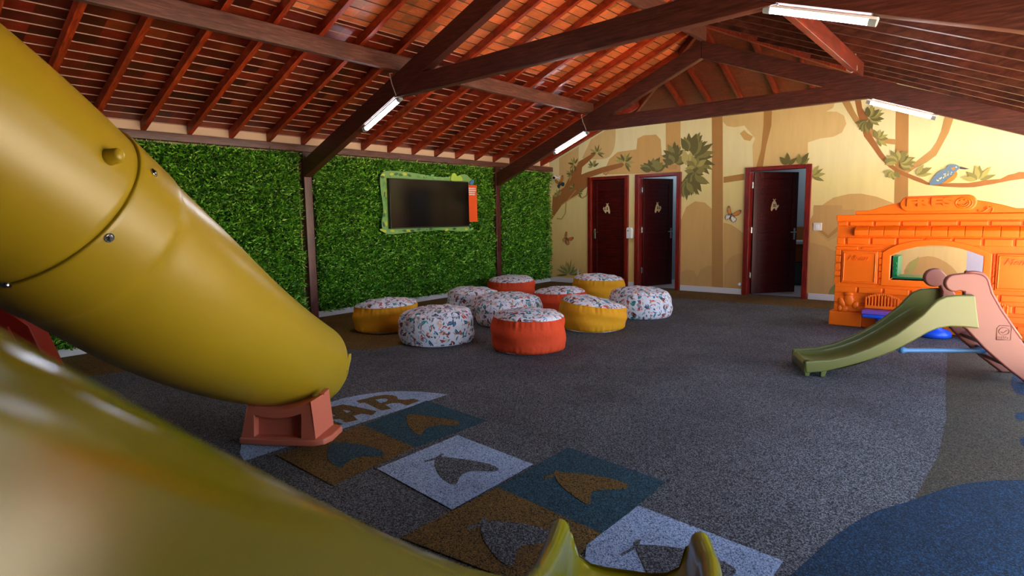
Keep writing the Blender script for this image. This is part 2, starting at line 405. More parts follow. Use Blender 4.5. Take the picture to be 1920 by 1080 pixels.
paint([(45,1000),(50,860),(75,820),(110,800),(150,795),(150,1000)], 'cda266', C4)
paint([(470,640),(540,555),(600,515),(680,496),(740,494),(820,510),(900,540),(960,580),(1000,620),(1000,1060),(460,1060)], 'd8ae6c', C4)
paint([(470,720),(620,740),(640,1060),(460,1060)], 'd8ae6c', C4)
paint([(502,553),(645,553),(650,575),(710,575),(706,690),(640,700),(575,735),(520,690),(480,640),(500,600)], 'cda266', C4)
paint([(525,682),(545,680),(575,705),(622,660),(630,680),(575,722)], 'b98a50', C4)
paint([(480,1010),(480,740),(560,760),(620,790),(640,1010)], 'cda266', C4)
paint([(572,1010),(585,975),(610,950),(640,940),(640,1010)], '8f8a50', C4)
# trunks and branches
paint([(945,60),(1005,60),(1008,1100),(945,1100)], 'b98a50', C3)
paint([(250,30),(292,30),(287,150),(262,250),(243,361),(210,363),(235,270),(247,150)], 'b98a50', C4)
paint([(45,410),(150,393),(150,425),(45,440)], 'b98a50', C4)
paint([(540,120),(648,120),(638,1400),(520,1400)], 'b98a50', C8)
paint([(60,100),(135,100),(190,220),(240,300),(330,350),(400,430),(470,450),(540,455),(535,500),(460,492),(380,460),(300,400),(240,375),(190,310),(130,220)], 'c49a5e', C8)
paint([(960,230),(1035,250),(985,400),(930,500),(880,590),(800,650),(700,700),(640,742),(605,735),(650,690),(740,620),(830,550),(880,480),(920,390)], 'c49a5e', C8)
paint([(180,60),(235,60),(255,190),(320,300),(310,370),(345,440),(420,560),(480,640),(560,710),(660,750),(760,790),(830,830),(1000,825),(1150,825),(1300,800),(1420,790),(1490,755),(1540,745),(1580,730),(1680,735),(1680,780),(1500,805),(1350,835),(1200,860),(1080,862),(950,855),(800,840),(700,805),(620,770),(560,745),(480,690),(400,610),(330,510),(270,430),(250,350),(215,240)], 'a9713f', C8)
paint([(40,700),(50,560),(115,512),(150,440),(180,400),(195,370),(262,330),(285,312),(290,330),(250,370),(215,400),(210,442),(240,430),(330,400),(440,375),(452,385),(440,400),(340,430),(250,460),(250,505),(200,548),(110,600)], 'a9713f', C3)
for P_ in ([(125,600),(120,660),(100,692),(72,690)], [(250,500),(240,560),(215,575),(192,560)], [(180,530),(130,590),(95,615)], [(365,425),(350,445),(330,430)]):
    Q = mp(P_, C3)
    for a, b in zip(Q[:-1], Q[1:]):
        n_ = Vector((-(b[1]-a[1]), b[0]-a[0])).normalized()*.012
        paint_xz([(a[0]+n_.x, a[1]+n_.y), (a[0]-n_.x, a[1]-n_.y), (b[0]-n_.x, b[1]-n_.y), (b[0]+n_.x, b[1]+n_.y)], 'c49a5e')
# leaf sprays
leaves(298, 320, C3, 7, .17, .045, -60, 200, seed=2); leaves(172, 385, C3, 7, .15, .05, 40, 300, seed=3)
leaves(155, 440, C3, 6, .14, .045, 60, 260, seed=4); leaves(275, 400, C3, 6, .15, .05, 10, 190, seed=5)
leaves(455, 372, C3, 9, .21, .06, -80, 190, seed=6); leaves(80, 560, C3, 5, .14, .06, 30, 200, ('b3ab64', '8f8a50'), seed=7)
leaves(195, 540, C3, 5, .13, .05, -70, 60, seed=8); leaves(165, 520, C3, 5, .12, .05, 60, 220, seed=9)
for i, (u, v, n_, L_, W_, a_, b_) in enumerate([(610, 425, 9, .27, .13, 5, 178), (632, 425, 6, .2, .1, 20, 160), (735, 345, 7, .25, .12, 15, 175),
        (735, 385, 7, .26, .13, 0, 200), (815, 320, 9, .36, .15, 0, 120), (835, 345, 9, .4, .13, -50, 80), (800, 400, 7, .32, .14, -60, 40),
        (830, 445, 8, .33, .13, -140, -10), (805, 465, 7, .34, .12, -125, -40), (800, 480, 5, .3, .12, -110, -60)]):
    leaves(u, v, C3, n_, L_, W_, a_, b_, ('6f6a3e', '8f8a50', '6f6a3e'), seed=20+i)
leaves(800, 395, C3, 3, .3, .16, 70, 110, ('cfc27c', 'b3ab64'), seed=31); leaves(640, 420, C3, 3, .2, .12, 50, 120, ('8f8a50',), seed=32)
leaves(855, 400, C3, 6, .22, .1, -20, 200, ('8f8a50', 'b3ab64'), seed=33); leaves(850, 430, C3, 7, .2, .1, 150, 390, ('8f8a50', '6f6a3e'), seed=34)
leaves(725, 415, C3, 3, .12, .1, 20, 160, ('cda266',), seed=35)
leaves(140, 1005, C3, 13, .3, .05, 0, 185, ('6f6a3e', 'b3ab64', '8f8a50'), seed=40)
paint([(185,1020),(193,965),(203,1020)], 'f2efe6', C3)
leaves(370, 352, C4, 3, .2, .09, 20, 150, ('6f6a3e',), seed=41); leaves(430, 352, C4, 3, .22, .09, 20, 100, ('8f8a50', '6f6a3e'), seed=42)
leaves(490, 405, C4, 4, .2, .07, -30, 70, ('8f8a50', 'b3ab64'), seed=43)
leaves(310, 280, C8, 13, .2, .075, -130, 110, seed=50); leaves(300, 300, C8, 7, .17, .07, 180, 300, ('6f6a3e', '8f8a50'), seed=51)
leaves(385, 450, C8, 7, .16, .06, -90, 130, ('8f8a50', 'b3ab64'), seed=52)
leaves(560, 650, C8, 14, .2, .08, -30, 200, ('8f8a50', 'b3ab64', '8f8a50'), seed=53); leaves(570, 660, C8, 8, .17, .07, -60, 60, ('6f6a3e', '8f8a50', 'b3ab64'), seed=54)
leaves(525, 725, C8, 6, .12, .08, 180, 320, ('b3ab64', '8f8a50'), seed=55)
leaves(705, 760, C8, 3, .2, .07, -20, 75, ('b3ab64', '8f8a50'), seed=56); leaves(1235, 805, C8, 6, .2, .07, 15, 175, ('8f8a50', 'b3ab64'), seed=57)
# kingfisher
paint([(825,838),(850,790),(890,740),(930,715),(960,705),(975,680),(1000,668),(1040,668),(1070,680),(1080,700),(1060,715),(1040,740),(1010,760),(960,800),(930,825),(880,838)], '6f8fae', C8, 2)
paint([(1045,722),(1058,745),(1050,775),(1020,805),(985,822),(940,828),(960,805),(1000,775),(1030,750)], 'e0903f', C8, 2)
paint([(1005,700),(1030,690),(1040,705),(1020,715)], 'e0903f', C8, 2)
paint([(1080,685),(1120,695),(1162,706),(1120,710),(1078,706)], '5a4a52', C8)
paint([(1042,690),(1050,684),(1056,690),(1050,698)], 'f2efe6', C8, 2); paint([(1047,691),(1050,688),(1053,691),(1050,695)], '5a4a52', C8)
R_ = random.Random(3)
for k in range(22):
    t_ = R_.random(); u = 870+t_*130+R_.uniform(-10, 10); v = 805-t_*75+R_.uniform(-14, 14)
    paint([(u, v), (u+9, v-6), (u+12, v+2), (u+5, v+6)], 'f2efe6' if k % 2 else 'cfc27c', C8)
# butterflies
def butterfly(u, v, fr, s, rot, cols):
    cx_, cz_ = mp([(u, v)], fr)[0]; ca, sa = math.cos(rot), math.sin(rot)
    def T(P): return [(cx_+s*(a*ca-b*sa), cz_+s*(a*sa+b*ca)) for a, b in P]
    W1 = [(0,.05),(.25,.45),(.6,.85),(.85,.9),(.9,.65),(.75,.3),(.4,.02)]; W2 = [(0,-.02),(.4,.0),(.7,-.12),(.72,-.4),(.5,-.62),(.25,-.55),(.08,-.3)]
    for sx, k in ((1, 1.0), (-1, .75)):
        for W, c in ((W1, cols[0]), (W2, cols[1])):
            P = [(a*sx*k, b) for a, b in W]; paint_xz(T(P), '5a4a52')
            m_ = (sum(p[0] for p in P)/len(P), sum(p[1] for p in P)/len(P))
            paint_xz(T([(m_[0]+(p[0]-m_[0])*.82, m_[1]+(p[1]-m_[1])*.82) for p in P]), c)
            for j in (1, 3, 5):
                q = P[j]; paint_xz(T([(m_[0]+(q[0]-m_[0])*.2, m_[1]+(q[1]-m_[1])*.2), (m_[0]+(q[0]-m_[0])*.78+.03, m_[1]+(q[1]-m_[1])*.78), (m_[0]+(q[0]-m_[0])*.78-.03, m_[1]+(q[1]-m_[1])*.78)]), '5a4a52')
    paint_xz(T([(-.04,.3),(.04,.3),(.05,-.4),(-.05,-.4)]), '5a4a52')
butterfly(92, 492, C3, .15, .35, ('e0903f', '2e4a48')); butterfly(130, 806, C3, .15, -.6, ('d8742c', 'e0903f'))
butterfly(85, 605, C4, .16, -.35, ('e0903f', 'f2efe6'))
# shapes seen through the play stand's window
W5 = (1540, 340, 2.7)
paint([(320,330),(740,330),(742,430),(720,470),(690,500),(600,520),(320,520)], 'e3c588', W5)
paint([(410,500),(430,430),(470,395),(540,378),(600,392),(660,430),(700,480),(705,520),(410,520)], 'cda266', W5, 2)
paint([(420,470),(450,410),(495,380),(485,430),(455,470)], 'b3ab64', W5); paint([(418,455),(430,440),(443,455),(430,470)], 'c49a5e', W5, 2)
paint([(440,470),(520,475),(520,510),(430,510)], '8f8a50', W5)
paint([(738,330),(900,330),(900,640),(640,640),(650,520),(690,495),(735,470)], 'b9b6cc', W5, 0)
struct(mu.build('wall_back', wm))
# stickers, fittings on the wall
def jb(name, boxes, m, parent=None, bevel=.004): 
    b = MB()
    for a, c in boxes: b.box(a, c)
    return b.build(name, m, parent, bevel=bevel)
for i, (x0, x1) in enumerate(((.0, .965), (1.895, 2.02), (2.965, 4.085), (5.15, XR))):
    struct(jb('baseboard_back' if i == 0 else 'baseboard_back_%d' % i, [((x0, -.018, .001), (x1, .0, .1))], base_w))
struct(jb('baseboard_left', [((0, -13.9, .001), (.022, -5.97, .1)), ((0, -5.70, .001), (.022, -1.92, .1)), ((0, -1.68, .001), (.022, -.02, .1))], base_w))
w_ = MB(); w_.box((8.15, -14.02, 0), (8.3, -8.5, 2.5)); struct(w_.build('wall_right', mat('dark timber side wall', '4a3424', .6)))
w_ = MB(); w_.box((-.15, -14.2, 0), (8.3, -14.02, 4.0)); struct(w_.build('wall_front', mat('dark timber wall behind the viewer', '5a3e2a', .6)))
w_ = MB(); w_.box((-.15, -14, 0), (0, .15, 2.57)); struct(w_.build('wall_left', plaster))

# ------------------------------------------------------------------ doors
def door(n, op, ang, top_slats=True, hinge_out=True):
    x0, x1, zt = op; jw = .055
    d = empty('door_%d' % n, (x0, 0, 0)); d['kind'] = 'structure'
    fr = MB(); fr.box((x0-.05, -.035, 0), (x0+jw-.02, .165, zt+.04)); fr.box((x1-jw+.02, -.035, 0), (x1+.05, .165, zt+.04)); fr.box((x0+jw-.02, -.035, zt-.02), (x1-jw+.02, .165, zt+.04))
    fr.build('door_frame', jamb_w, d, bevel=.006)
    if True:
        hx = x0+jw-.02; hy = .12 if ang else .06; W = (x1-x0)-2*jw+.034; T = .035
        R4 = Matrix.Translation((hx, hy, 0)) @ Matrix.Rotation(ang, 4, 'Z')
        lf = MB(); zb, z2 = .012, zt-.03
        def bx(a, b, mi=0): lf.box(a, b, mi, R4)
        st = .11
        bx((.003,-T,zb),(st,0,z2)); bx((W-st,-T,zb),(W,0,z2)); bx((st,-T,zb),(W-st,0,zb+.15)); bx((st,-T,z2-.11),(W-st,0,z2)); bx((st,-T,.93),(W-st,0,1.05))
        bx((st-.01,-T+.013,zb+.1),(W-st+.01,-.013,z2-.1))
        k = 0; z = 1.055
        while z < z2-.12:
            h = min(.073, z2-.112-z); bx((st,-T+.008+(.003 if k % 2 else 0),z),(W-st,-.008,z+h-.004)); z += .075; k += 1
        z = zb+.155
        while z < .925:
            h = min(.19, .925-z); bx((st,-T+.008,z),(W-st,-.008,z+h-.003)); z += .194
        L = lf.build('door_leaf', leaf_w, d, bevel=.003, seg=1)
        for (hs) in ((-T-.002, -1), (.002, 1)):
            y, sg = hs
            h = MB(); xh = W-.05 if ang else .05
            h.add([R4 @ Vector(v) for v in ((xh-.018,y,.93),(xh+.018,y,.93),(xh+.018,y+sg*.006,.93),(xh-.018,y+sg*.006,.93),(xh-.018,y,1.13),(xh+.018,y,1.13),(xh+.018,y+sg*.006,1.13),(xh-.018,y+sg*.006,1.13))], [(0,1,2,3),(4,5,6,7),(0,1,5,4),(1,2,6,5),(2,3,7,6),(3,0,4,7)])
            dr = -1 if ang else 1
            h.tube([R4 @ Vector(v) for v in ((xh, y, 1.06), (xh, y+sg*.05, 1.06), (xh+dr*.02, y+sg*.055, 1.06), (xh+dr*.12, y+sg*.055, 1.062))], .009, 8)
            h.build('door_handle', chrome, d, smooth=False, bevel=.002, seg=1)
        if ang:
            for z in (.28, 1.06, 1.82):
                hb = MB(); hb.box((hx-.002, .05, z), (hx+.004, .112, z+.1)); hb.tube([(hx+.004, .115, z), (hx+.004, .115, z+.1)], .008, 8); hb.build('hinge', chrome, d)
        # leaf shaped sign
        cx_ = W*.46; sg = MB()
        shape = [(-.045,-.085),(-.058,-.06),(-.05,.0),(-.03,.05),(-.006,.078),(-.03,.1),(-.022,.106),(.002,.088),(.022,.108),(.032,.1),(.012,.078),(.035,.05),(.055,-.01),(.066,-.07),(.058,-.1),(.04,-.098),(.025,-.07),(.0,-.05),(-.022,-.066),(-.03,-.088)]
        mir = 1 if n != 1 else -1
        sg.prism(shape, lambda a, b: R4 @ Vector((cx_-a*mir, -T-.001, 1.53+b)), lambda a, b: R4 @ Vector((cx_-a*mir, -T-.007, 1.53+b)))
        cat_ = [(.03,-.06),(.075,-.05),(.082,-.02),(.1,.0),(.085,.01),(.082,.035),(.06,.015),(.04,.03),(.03,.0)] if n != 3 else [(.045,-.05),(.07,-.045),(.09,.005),(.078,-.005),(.06,.0)]
        sg.prism(cat_, lambda a, b: R4 @ Vector((cx_+a*mir, -T-.001, 1.53+b)), lambda a, b: R4 @ Vector((cx_+a*mir, -T-.009, 1.53+b)))
        s_ = sg.build('door_sign', cream_s, d)
        ic = MB()
        if n == 3:
            for r_ in range(3): ic.box((cx_-.028, -T-.0095, 1.535-r_*.018), (cx_+.03, -T-.0075, 1.546-r_*.018), 0, R4)
        else:
            ic.lathe([(.0,0),(.013,0),(.013,.002),(0,.002)], n=14); 
            ic.v = [tuple(R4 @ Vector((cx_+v[0]+.004, -T-.0076-v[2], 1.545+v[1]))) for v in ic.v]
            ic.box((cx_-.008, -T-.0095, 1.50), (cx_+.016, -T-.0075, 1.53), 0, R4)
            ic.box((cx_+mir*.05-.01, -T-.0112, 1.50), (cx_+mir*.05+.01, -T-.0092, 1.54), 0, R4)
        ic.build('printed_symbol', mat('dark sign print', '3a2418', .6), s_)
    return d
door(1, OPEN[0], 0); door(2, OPEN[1], math.radians(68)); door(3, OPEN[2], math.radians(52))
# rooms behind the doors
rm = MB()
for a, b in (((-.15,2.3,0),(8.1,2.4,2.6)), ((1.95,.15,0),(2.03,2.3,2.6)), ((3.1,.15,0),(3.2,2.3,2.6)), ((.9,.15,0),(.98,2.3,2.6)), ((5.75,.15,0),(5.85,2.3,2.6)), ((-.15,.15,2.6),(8.1,2.4,2.66))): rm.box(a, b)
struct(rm.build('wall_bathroom', tile_w)); rm = MB(); rm.box((-.15,.16,-.12),(8.1,2.4,-.002)); rm.box((.98,.0,-.1),(1.9,.16,.0005)); struct(rm.build('floor_bathroom', tile_f))
for x in (2.6, 4.9):  # added point lights standing in for daylight inside the bathrooms
    l_ = bpy.data.lights.new('bathroom daylight fill', 'POINT'); l_.energy = 4; l_.shadow_soft_size = .15; l_.color = (.85,.93,1)
    o_ = bpy.data.objects.new('bathroom_daylight_fill', l_); link(o_); o_.location = (x, 1.6, 2.35)
# washbasin counter glimpsed through the third door
wb = empty('washbasin', (5.05, 2.05, 0), 0, 'white washbasin with orange tiled front seen through the third door', 'sink')
b = MB(); b.box((4.3, 1.75, .80), (5.7, 2.29, .86)); b.build('counter_top', mat('white stone', 'c8ccd0', .3), wb, bevel=.01)
b = MB(); b.box((4.4, 1.95, .45), (5.7, 2.29, .80)); b.build('apron', mat('orange glazed tile', '8a4a1c', .4), wb, bevel=.01)
b = MB(); b.box((4.3, 2.262, .86), (5.7, 2.29, 1.12)); b.build('backsplash', mat('orange wavy tile', '9a5a26', .4), wb, bevel=.01)
b = MB(); b.lathe([(.0,.32),(.1,.33),(.17,.38),(.2,.43),(.19,.44),(.15,.40),(.09,.36),(0,.35)], (4.95,1.9,0)); b.build('basin', mat('white ceramic', 'd2d6d8', .2), wb, smooth=True)
b = MB(); b.box((4.35,2.0,.0),(5.7,2.29,.44)); b.build('base_cabinet', mat('dark grey cabinet', '40484c', .5), wb, bevel=.01)
# hand dryer, switch, socket, camera
P = on(1183, 437, 1, 0)
hd = empty('soap_dispenser', (P.x, 0, P.z), 0, 'white wall mounted dispenser between the two narrow doors', 'dispenser')
b = MB(); pr_ = [(-.062,-.11),(.062,-.11),(.066,.06),(.05,.105),(.03,.12),(-.045,.12),(-.064,.09)]
b.prism(pr_, lambda a, c: Vector((P.x+a, 0, P.z+c)), lambda a, c: Vector((P.x+a*.88, -.09, P.z+c*.92))); b.build('housing', white_p, hd, bevel=.012, seg=3)
b = MB(); b.box((P.x-.035, -.0915, P.z+.035), (P.x+.0, -.088, P.z+.06)); b.build('window_slot', grey_p, hd)
P = on(1533, 425, 1, 0)
sw = empty('light_switch', (P.x, 0, P.z), 0, 'white square light switch right of the third door', 'switch')
b = MB(); b.box((P.x-.06, -.012, P.z-.06), (P.x+.06, 0, P.z+.06)); b.build('plate', white_p, sw, bevel=.004)
b = MB(); b.box((P.x-.025, -.019, P.z-.03), (P.x+.025, -.012, P.z+.03)); b.build('rocker', mat('light rocker', 'f4f2f0', .3), sw, bevel=.003)
P = on(1387, 533, 1, 0)
sk = empty('door_stop', (P.x, 0, P.z), 0, 'small round white knob low on the wall left of the third door', 'door stop')
b = MB(); b.lathe([(0,0),(.03,0),(.03,.01),(.018,.016),(.016,.035),(.024,.042),(.022,.056),(0,.06)], n=20); b.v = [(P.x+v[0], -v[2], P.z+v[1]) for v in b.v]; b.build('knob', white_p, sk, smooth=True)
P = on(1039, 333, 1, -.12)
cm = empty('security_camera', (P.x, 0, P.z), 0, 'small white security camera at the top corner of the grass wall', 'camera')
b = MB(); b.box((P.x+.0, -.02, P.z-.04), (P.x+.07, 0, P.z+.04)); b.tube([(P.x+.03, -.01, P.z), (P.x+.03, -.1, P.z)], .014); b.build('bracket', white_p, cm, bevel=.004)
b = MB(); b.tube([(P.x-.01, -.10, P.z+.01), (P.x+.035, -.16, P.z), (P.x+.06, -.21, P.z-.01)], [.04, .045, .04], 16); b.build('housing', white_p, cm, smooth=False, bevel=.006)
b = MB(); b.tube([(P.x+.0601, -.2101, P.z-.01), (P.x+.066, -.219, P.z-.012)], .026, 14); b.build('lens', black_g, cm)

# ------------------------------------------------------------------ roof
def zl(x): return 2.43+.41*x            # underside of the rafters, left slope
def zr(x): return 2.43+.41*(8.1-x)
APX = 4.05; HY = -1.78; YF = -14.2; HS = .49; HK = HS/.41      # hip starts at HY
sl = math.atan(.41); RH = .095; RX = .075
BW = .1258
cl = empty('ceiling', (4.05, -6, 2.43)); cl['kind'] = 'structure'
def yend(x): 
    d_ = abs(x-APX); return min(.35, HY + d_/HK)
def slope_boards(side, mset, x_lo, x_hi, name, edge=True):
    mbd = MB(); k0 = math.floor((x_lo+1)/BW); x = k0*BW-1+.0
    while x < x_hi-1e-4:
        xa, xb = max(x, x_lo), min(x+BW, x_hi)
        if xb-xa > .005:
            ya = yend(xb if side < 0 else xb)
            X = (lambda q: q) if side < 0 else (lambda q: 8.1-q)
            y1a, y1b = yend(xa), yend(xb)
            # underside tilted: the uphill edge hangs a little lower and shows a lit arris
            za, zb = zl(xa)+RH+.010, zl(xb)+RH+.001
            g_ = .0022
            if side > 0: za += RX; zb += RX
            v = [(X(xa), YF, za), (X(xb-g_), YF, zb), (X(xb-g_), y1b, zb), (X(xa), y1a, za)]
            mbd.add(v, [(3,2,1,0) if side < 0 else (0,1,2,3)], 0)
            zt_ = zl(xb)+RH+.012+(RX if side > 0 else 0)
            v = [(X(xb-g_), YF, zb), (X(xb), YF, zt_), (X(xb), y1b, zt_), (X(xb-g_), y1b, zb)]
            mbd.add(v, [(3,2,1,0) if side < 0 else (0,1,2,3)], 1)
        x += BW
    return mbd.build(name, mset, cl)
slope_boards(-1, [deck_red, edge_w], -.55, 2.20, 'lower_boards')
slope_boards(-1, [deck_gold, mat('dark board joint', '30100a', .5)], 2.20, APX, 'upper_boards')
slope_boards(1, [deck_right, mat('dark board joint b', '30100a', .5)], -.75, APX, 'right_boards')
# hip end boards (run across), cut to a trapezoid
hb = MB(); y = HY
while y < .35:
    y2 = min(y+.12, .35); za = zl(APX)-HS*(y-HY)+RH; zb = zl(APX)-HS*(y2-HY)+RH
    a, b_ = (y-HY)*HK, (y2-HY)*HK
    hb.add([(APX-a-.01, y, za+.008), (APX+a+.01, y, za+.008), (APX+b_, y2-.004, zb), (APX-b_, y2-.004, zb)], [(0,1,2,3)])
    hb.add([(APX-b_, y2-.004, zb), (APX+b_, y2-.004, zb), (APX+b_, y2, zb+.009), (APX-b_, y2, zb+.009)], [(0,1,2,3)])
    y = y2
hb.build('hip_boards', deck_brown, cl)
cv = MB()                                # the covering above the boards
for X, sgn in ((lambda q: q, 1), (lambda q: 8.1-q, -1)):
    e_ = RH+.03+(RX if sgn < 0 else 0)
    v = [(X(-.75), YF-.1, zl(-.75)+e_), (X(APX), YF-.1, zl(APX)+e_), (X(APX), HY, zl(APX)+e_), (X(APX-2.2*HK), .42, zl(APX-2.2*HK)+e_), (X(-.75), .42, zl(-.75)+e_)]
    u = [(a, b_, c+.05) for a, b_, c in v]; cv.add(v+u, [(0,1,2,3,4), (9,8,7,6,5)] + [(i, (i+1) % 5, 5+(i+1) % 5, 5+i) for i in range(5)])
v = [(APX, HY, zl(APX)+RH+.03), (APX-2.2*HK, .42, zl(APX-2.2*HK)+RH+.03), (APX+2.2*HK, .42, zl(APX-2.2*HK)+RH+.03)]; u = [(a, b_, c+.05) for a, b_, c in v]
cv.add(v+u, [(0,1,2), (5,4,3), (0,1,4,3), (1,2,5,4), (2,0,3,5)])
cv.build('roof_covering', outer_m, cl)
def rafter(side, y, name='rafter'):
    X = (lambda q: q) if side < 0 else (lambda q: 8.1-q)
    yy = y; top = APX
    if y > HY: top = APX-(y-HY)*HK
    b = MB(); P0 = Vector((X(-.5), y, zl(-.5))); P1 = Vector((X(top), y, zl(top)))
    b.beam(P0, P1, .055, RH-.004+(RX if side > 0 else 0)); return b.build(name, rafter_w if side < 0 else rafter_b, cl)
y = .19; ys = []
yy = -.29
while yy > -13.9:
    ys.append(yy); yy -= .4995
for y in ys: 
    if min(abs(y+1.80), abs(y+5.80)) < .09: y -= .0
    rafter(-1, y); rafter(1, y)
for x in (2.98, 3.47, 4.0, 4.58, 5.12, 5.6):                    # jack rafters of the hip end
    d_ = abs(x-APX); y0 = HY+d_/HK+.03
    b = MB(); b.beam((x, y0, zl(APX)-HS*(y0-HY)), (x, .14, zl(APX)-HS*(.14-HY)), .05, RH-.006, up=(0,0,1)); b.build('hip_rafter', hip_raf_w, cl)
for s_ in (-1, 1):
    b = MB(); b.beam((APX, HY, zl(APX)-.03), (APX+s_*1.9*HK, HY+1.9, zl(APX)-HS*1.9-.03), .05, .12); b.build('corner_rafter', hip_raf_w, cl)
# ridge, purlins, wall plates: lengths of timber
def timber(name, a, b_, m, label, cat, group=None):
    q = MB(); q.box(a, b_); o = q.build(name, m, bevel=.006, seg=1); return tag(o, label, cat, group)
timber('ridge_beam', (APX-.03, YF+.3, 3.852), (APX+.03, HY+.02, 4.075), beam_y, 'long dark ridge beam running along the peak of the roof', 'roof beam')
timber('purlin', (2.03, YF+.3, 3.08), (2.10, -1.62, 3.258), beam_y, 'long brown purlin under the left orange roof slope, above the grass wall', 'roof beam')
timber('purlin', (6.0, YF+.3, 3.08), (6.07, -1.62, 3.258), beam_x if 0 else wood('reddish purlin wood', '4a1c12', '7c3422', 'a45038', (9, .7, 9), .4), 'reddish brown purlin under the right roof slope, above the play stand', 'roof beam')
timber('wall_plate', (-.02, YF+.3, 2.325), (.10, -.005, 2.418), beam_y, 'long reddish brown timber plate above the green grass wall panels', 'roof beam')
timber('wall_plate', (8.02, YF+.3, 2.325), (8.14, -.005, 2.405), beam_y, 'timber plate along the open right hand side of the room', 'roof beam')
# roof trusses
def truss(Y, rs, rbase, zc_r, label):
    t = empty('roof_truss', (.1, Y, 0), 0, label, 'roof truss', 'roof trusses')
    y0, y1 = Y, Y+.11; az = 3.615; H = .236
    def rf(x0, z0, x1, z1, name):
        b = MB(); v = []
        for y in (y0, y1):
            v += [(x0, y, z0), (x1, y, z1), (x1, y, z1+H), (x0, y, z0+H)]
        b.add(v, [(0,1,2,3),(7,6,5,4),(0,4,5,1),(1,5,6,2),(2,6,7,3),(3,7,4,0)]); return b.build(name, beam_x, t, bevel=.006, seg=1)
    l0 = .13; sl_ = .418
    b = MB(); v = []
    for y in (y0, y1): v += [(l0, y, az-sl_*(4.045-l0)), (4.045, y, az), (4.045, y, az+H), (l0, y, az-sl_*(4.045-l0)+H)]
    b.add(v, [(0,1,2,3),(7,6,5,4),(0,4,5,1),(1,5,6,2),(2,6,7,3),(3,7,4,0)]); b.build('left_rafter', beam_x, t, bevel=.006, seg=1)
    rf(4.0505, az, 8.0, az-rs*3.95, 'right_rafter')
    b = MB(); v = []; xr = 4.05+(az-zc_r)/rs; xl = 4.045-(az-2.778)/sl_
    zL, zR = 2.778, zc_r; h = .205
    for y in (y0+.006, y1-.006): v += [(xl+.01, y, zL), (xr-.01, y, zR), (xr+.1-h/rs, y, zR+h), (xl-.1+h/sl_, y, zL+h)]
    b.add(v, [(0,1,2,3),(7,6,5,4),(0,4,5,1),(1,5,6,2),(2,6,7,3),(3,7,4,0)]); b.build('collar_beam', beam_x, t, bevel=.006, seg=1)
    b = MB(); b.box((.0, Y+.0, 0), (.125, Y+.12, 2.32)); b.build('post', beam_z, t, bevel=.006, seg=1)
    b = MB(); b.box((7.99, Y+.0, 0), (8.12, Y+.12, 2.32)); b.build('post', beam_z, t, bevel=.006, seg=1)
    return t
truss(-5.87, .335, .0, 2.87, 'nearer roof truss crossing the top of the picture in front of the purlins')
truss(-1.87, .392, .0, 2.778, 'farther roof truss in front of the painted mural wall')
truss(-9.87, .392, .0, 2.778, 'third roof truss above and behind the viewer')
# lamps: battens under the trusses
def lamp(P0, P1, label, near=False):
    P0 = Vector(P0); P1 = Vector(P1); d = (P1-P0).normalized(); mid = (P0+P1)/2
    e_ = empty('tube_light', mid, 0, label, 'ceiling light', 'tube lights under the roof trusses')
    up = Vector((0,1,0)).cross(d); up = up if up.z > 0 else -up
    b = MB(); b.beam(P0, P1, .06, .018); b.build('housing', white_p, e_, bevel=.003)
    b = MB(); b.tube([P0+d*.05-up*.008, P1-d*.05-up*.008], .027, 14); b.build('lamp_tube', tube_e, e_, smooth=False)
    for a, c in ((P0, P0+d*.05), (P1-d*.05, P1)):
        b = MB(); b.tube([a-up*.008, c-up*.008], .031, 14); b.build('end_cap', grey_p, e_)
    return e_
def lz(x, az=3.615): return az-.418*(4.045-x)
def rz_(x, rs): return 3.615-rs*(x-4.05)
YL = .055
for Y, rs, n1, n2 in ((-5.87, .335, 'lit tube light under the left arm of the nearer truss', 'large lit tube light under the right arm of the nearer truss'),
                      (-1.87, .392, 'lit tube light under the left arm of the farther truss, beside the mural', 'lit tube light under the right arm of the farther truss, above the painted branch'),
                      (-9.87, .392, 'unseen tube light added under the left arm of the third truss to brighten the roof, above the viewer', 'unseen tube light added under the right arm of the third truss to brighten the roof, above the viewer')):
    o1 = lamp((1.42, Y+YL, lz(1.42)-.03), (2.12, Y+YL, lz(2.12)-.03), n1)
    if Y < -9: continue  # third truss: a single unseen lamp, added to brighten the roof boards
    o2 = lamp((6.16, Y+YL, rz_(6.16, rs)-.03), (6.88, Y+YL, rz_(6.88, rs)-.03), n2)
    for o, x, z in ((o1, 2.12, lz(2.12)),):
        b = MB(); b.tube([(x, Y-.01, z-.02), (x-.02, Y-.02, z+.05), (x-.06, Y-.015, z+.12), (x-.09, Y-.02, z+.24), (x-.1, Y+.03, z+.25)], .006, 6); b.build('cable', wire_m, o)
b = MB(); lo = [(6.04+.0, -2.0+.16*math.cos(a)*0-.02, 3.09)]; 
pts = [(6.06, -2.02, 3.20), (6.07, -2.03, 3.10), (6.015, -2.05, 3.075), (5.97, -2.08, 3.10), (5.965, -2.09, 3.22), (5.98, -2.09, 3.279), (6.05, -2.04, 3.283), (6.06, -2.02, 3.20)]
b.tube(pts, .007, 6, cap=False); tag(b.build('cable_loop', wire_m), 'grey cable loop tied round the right reddish purlin', 'cable')

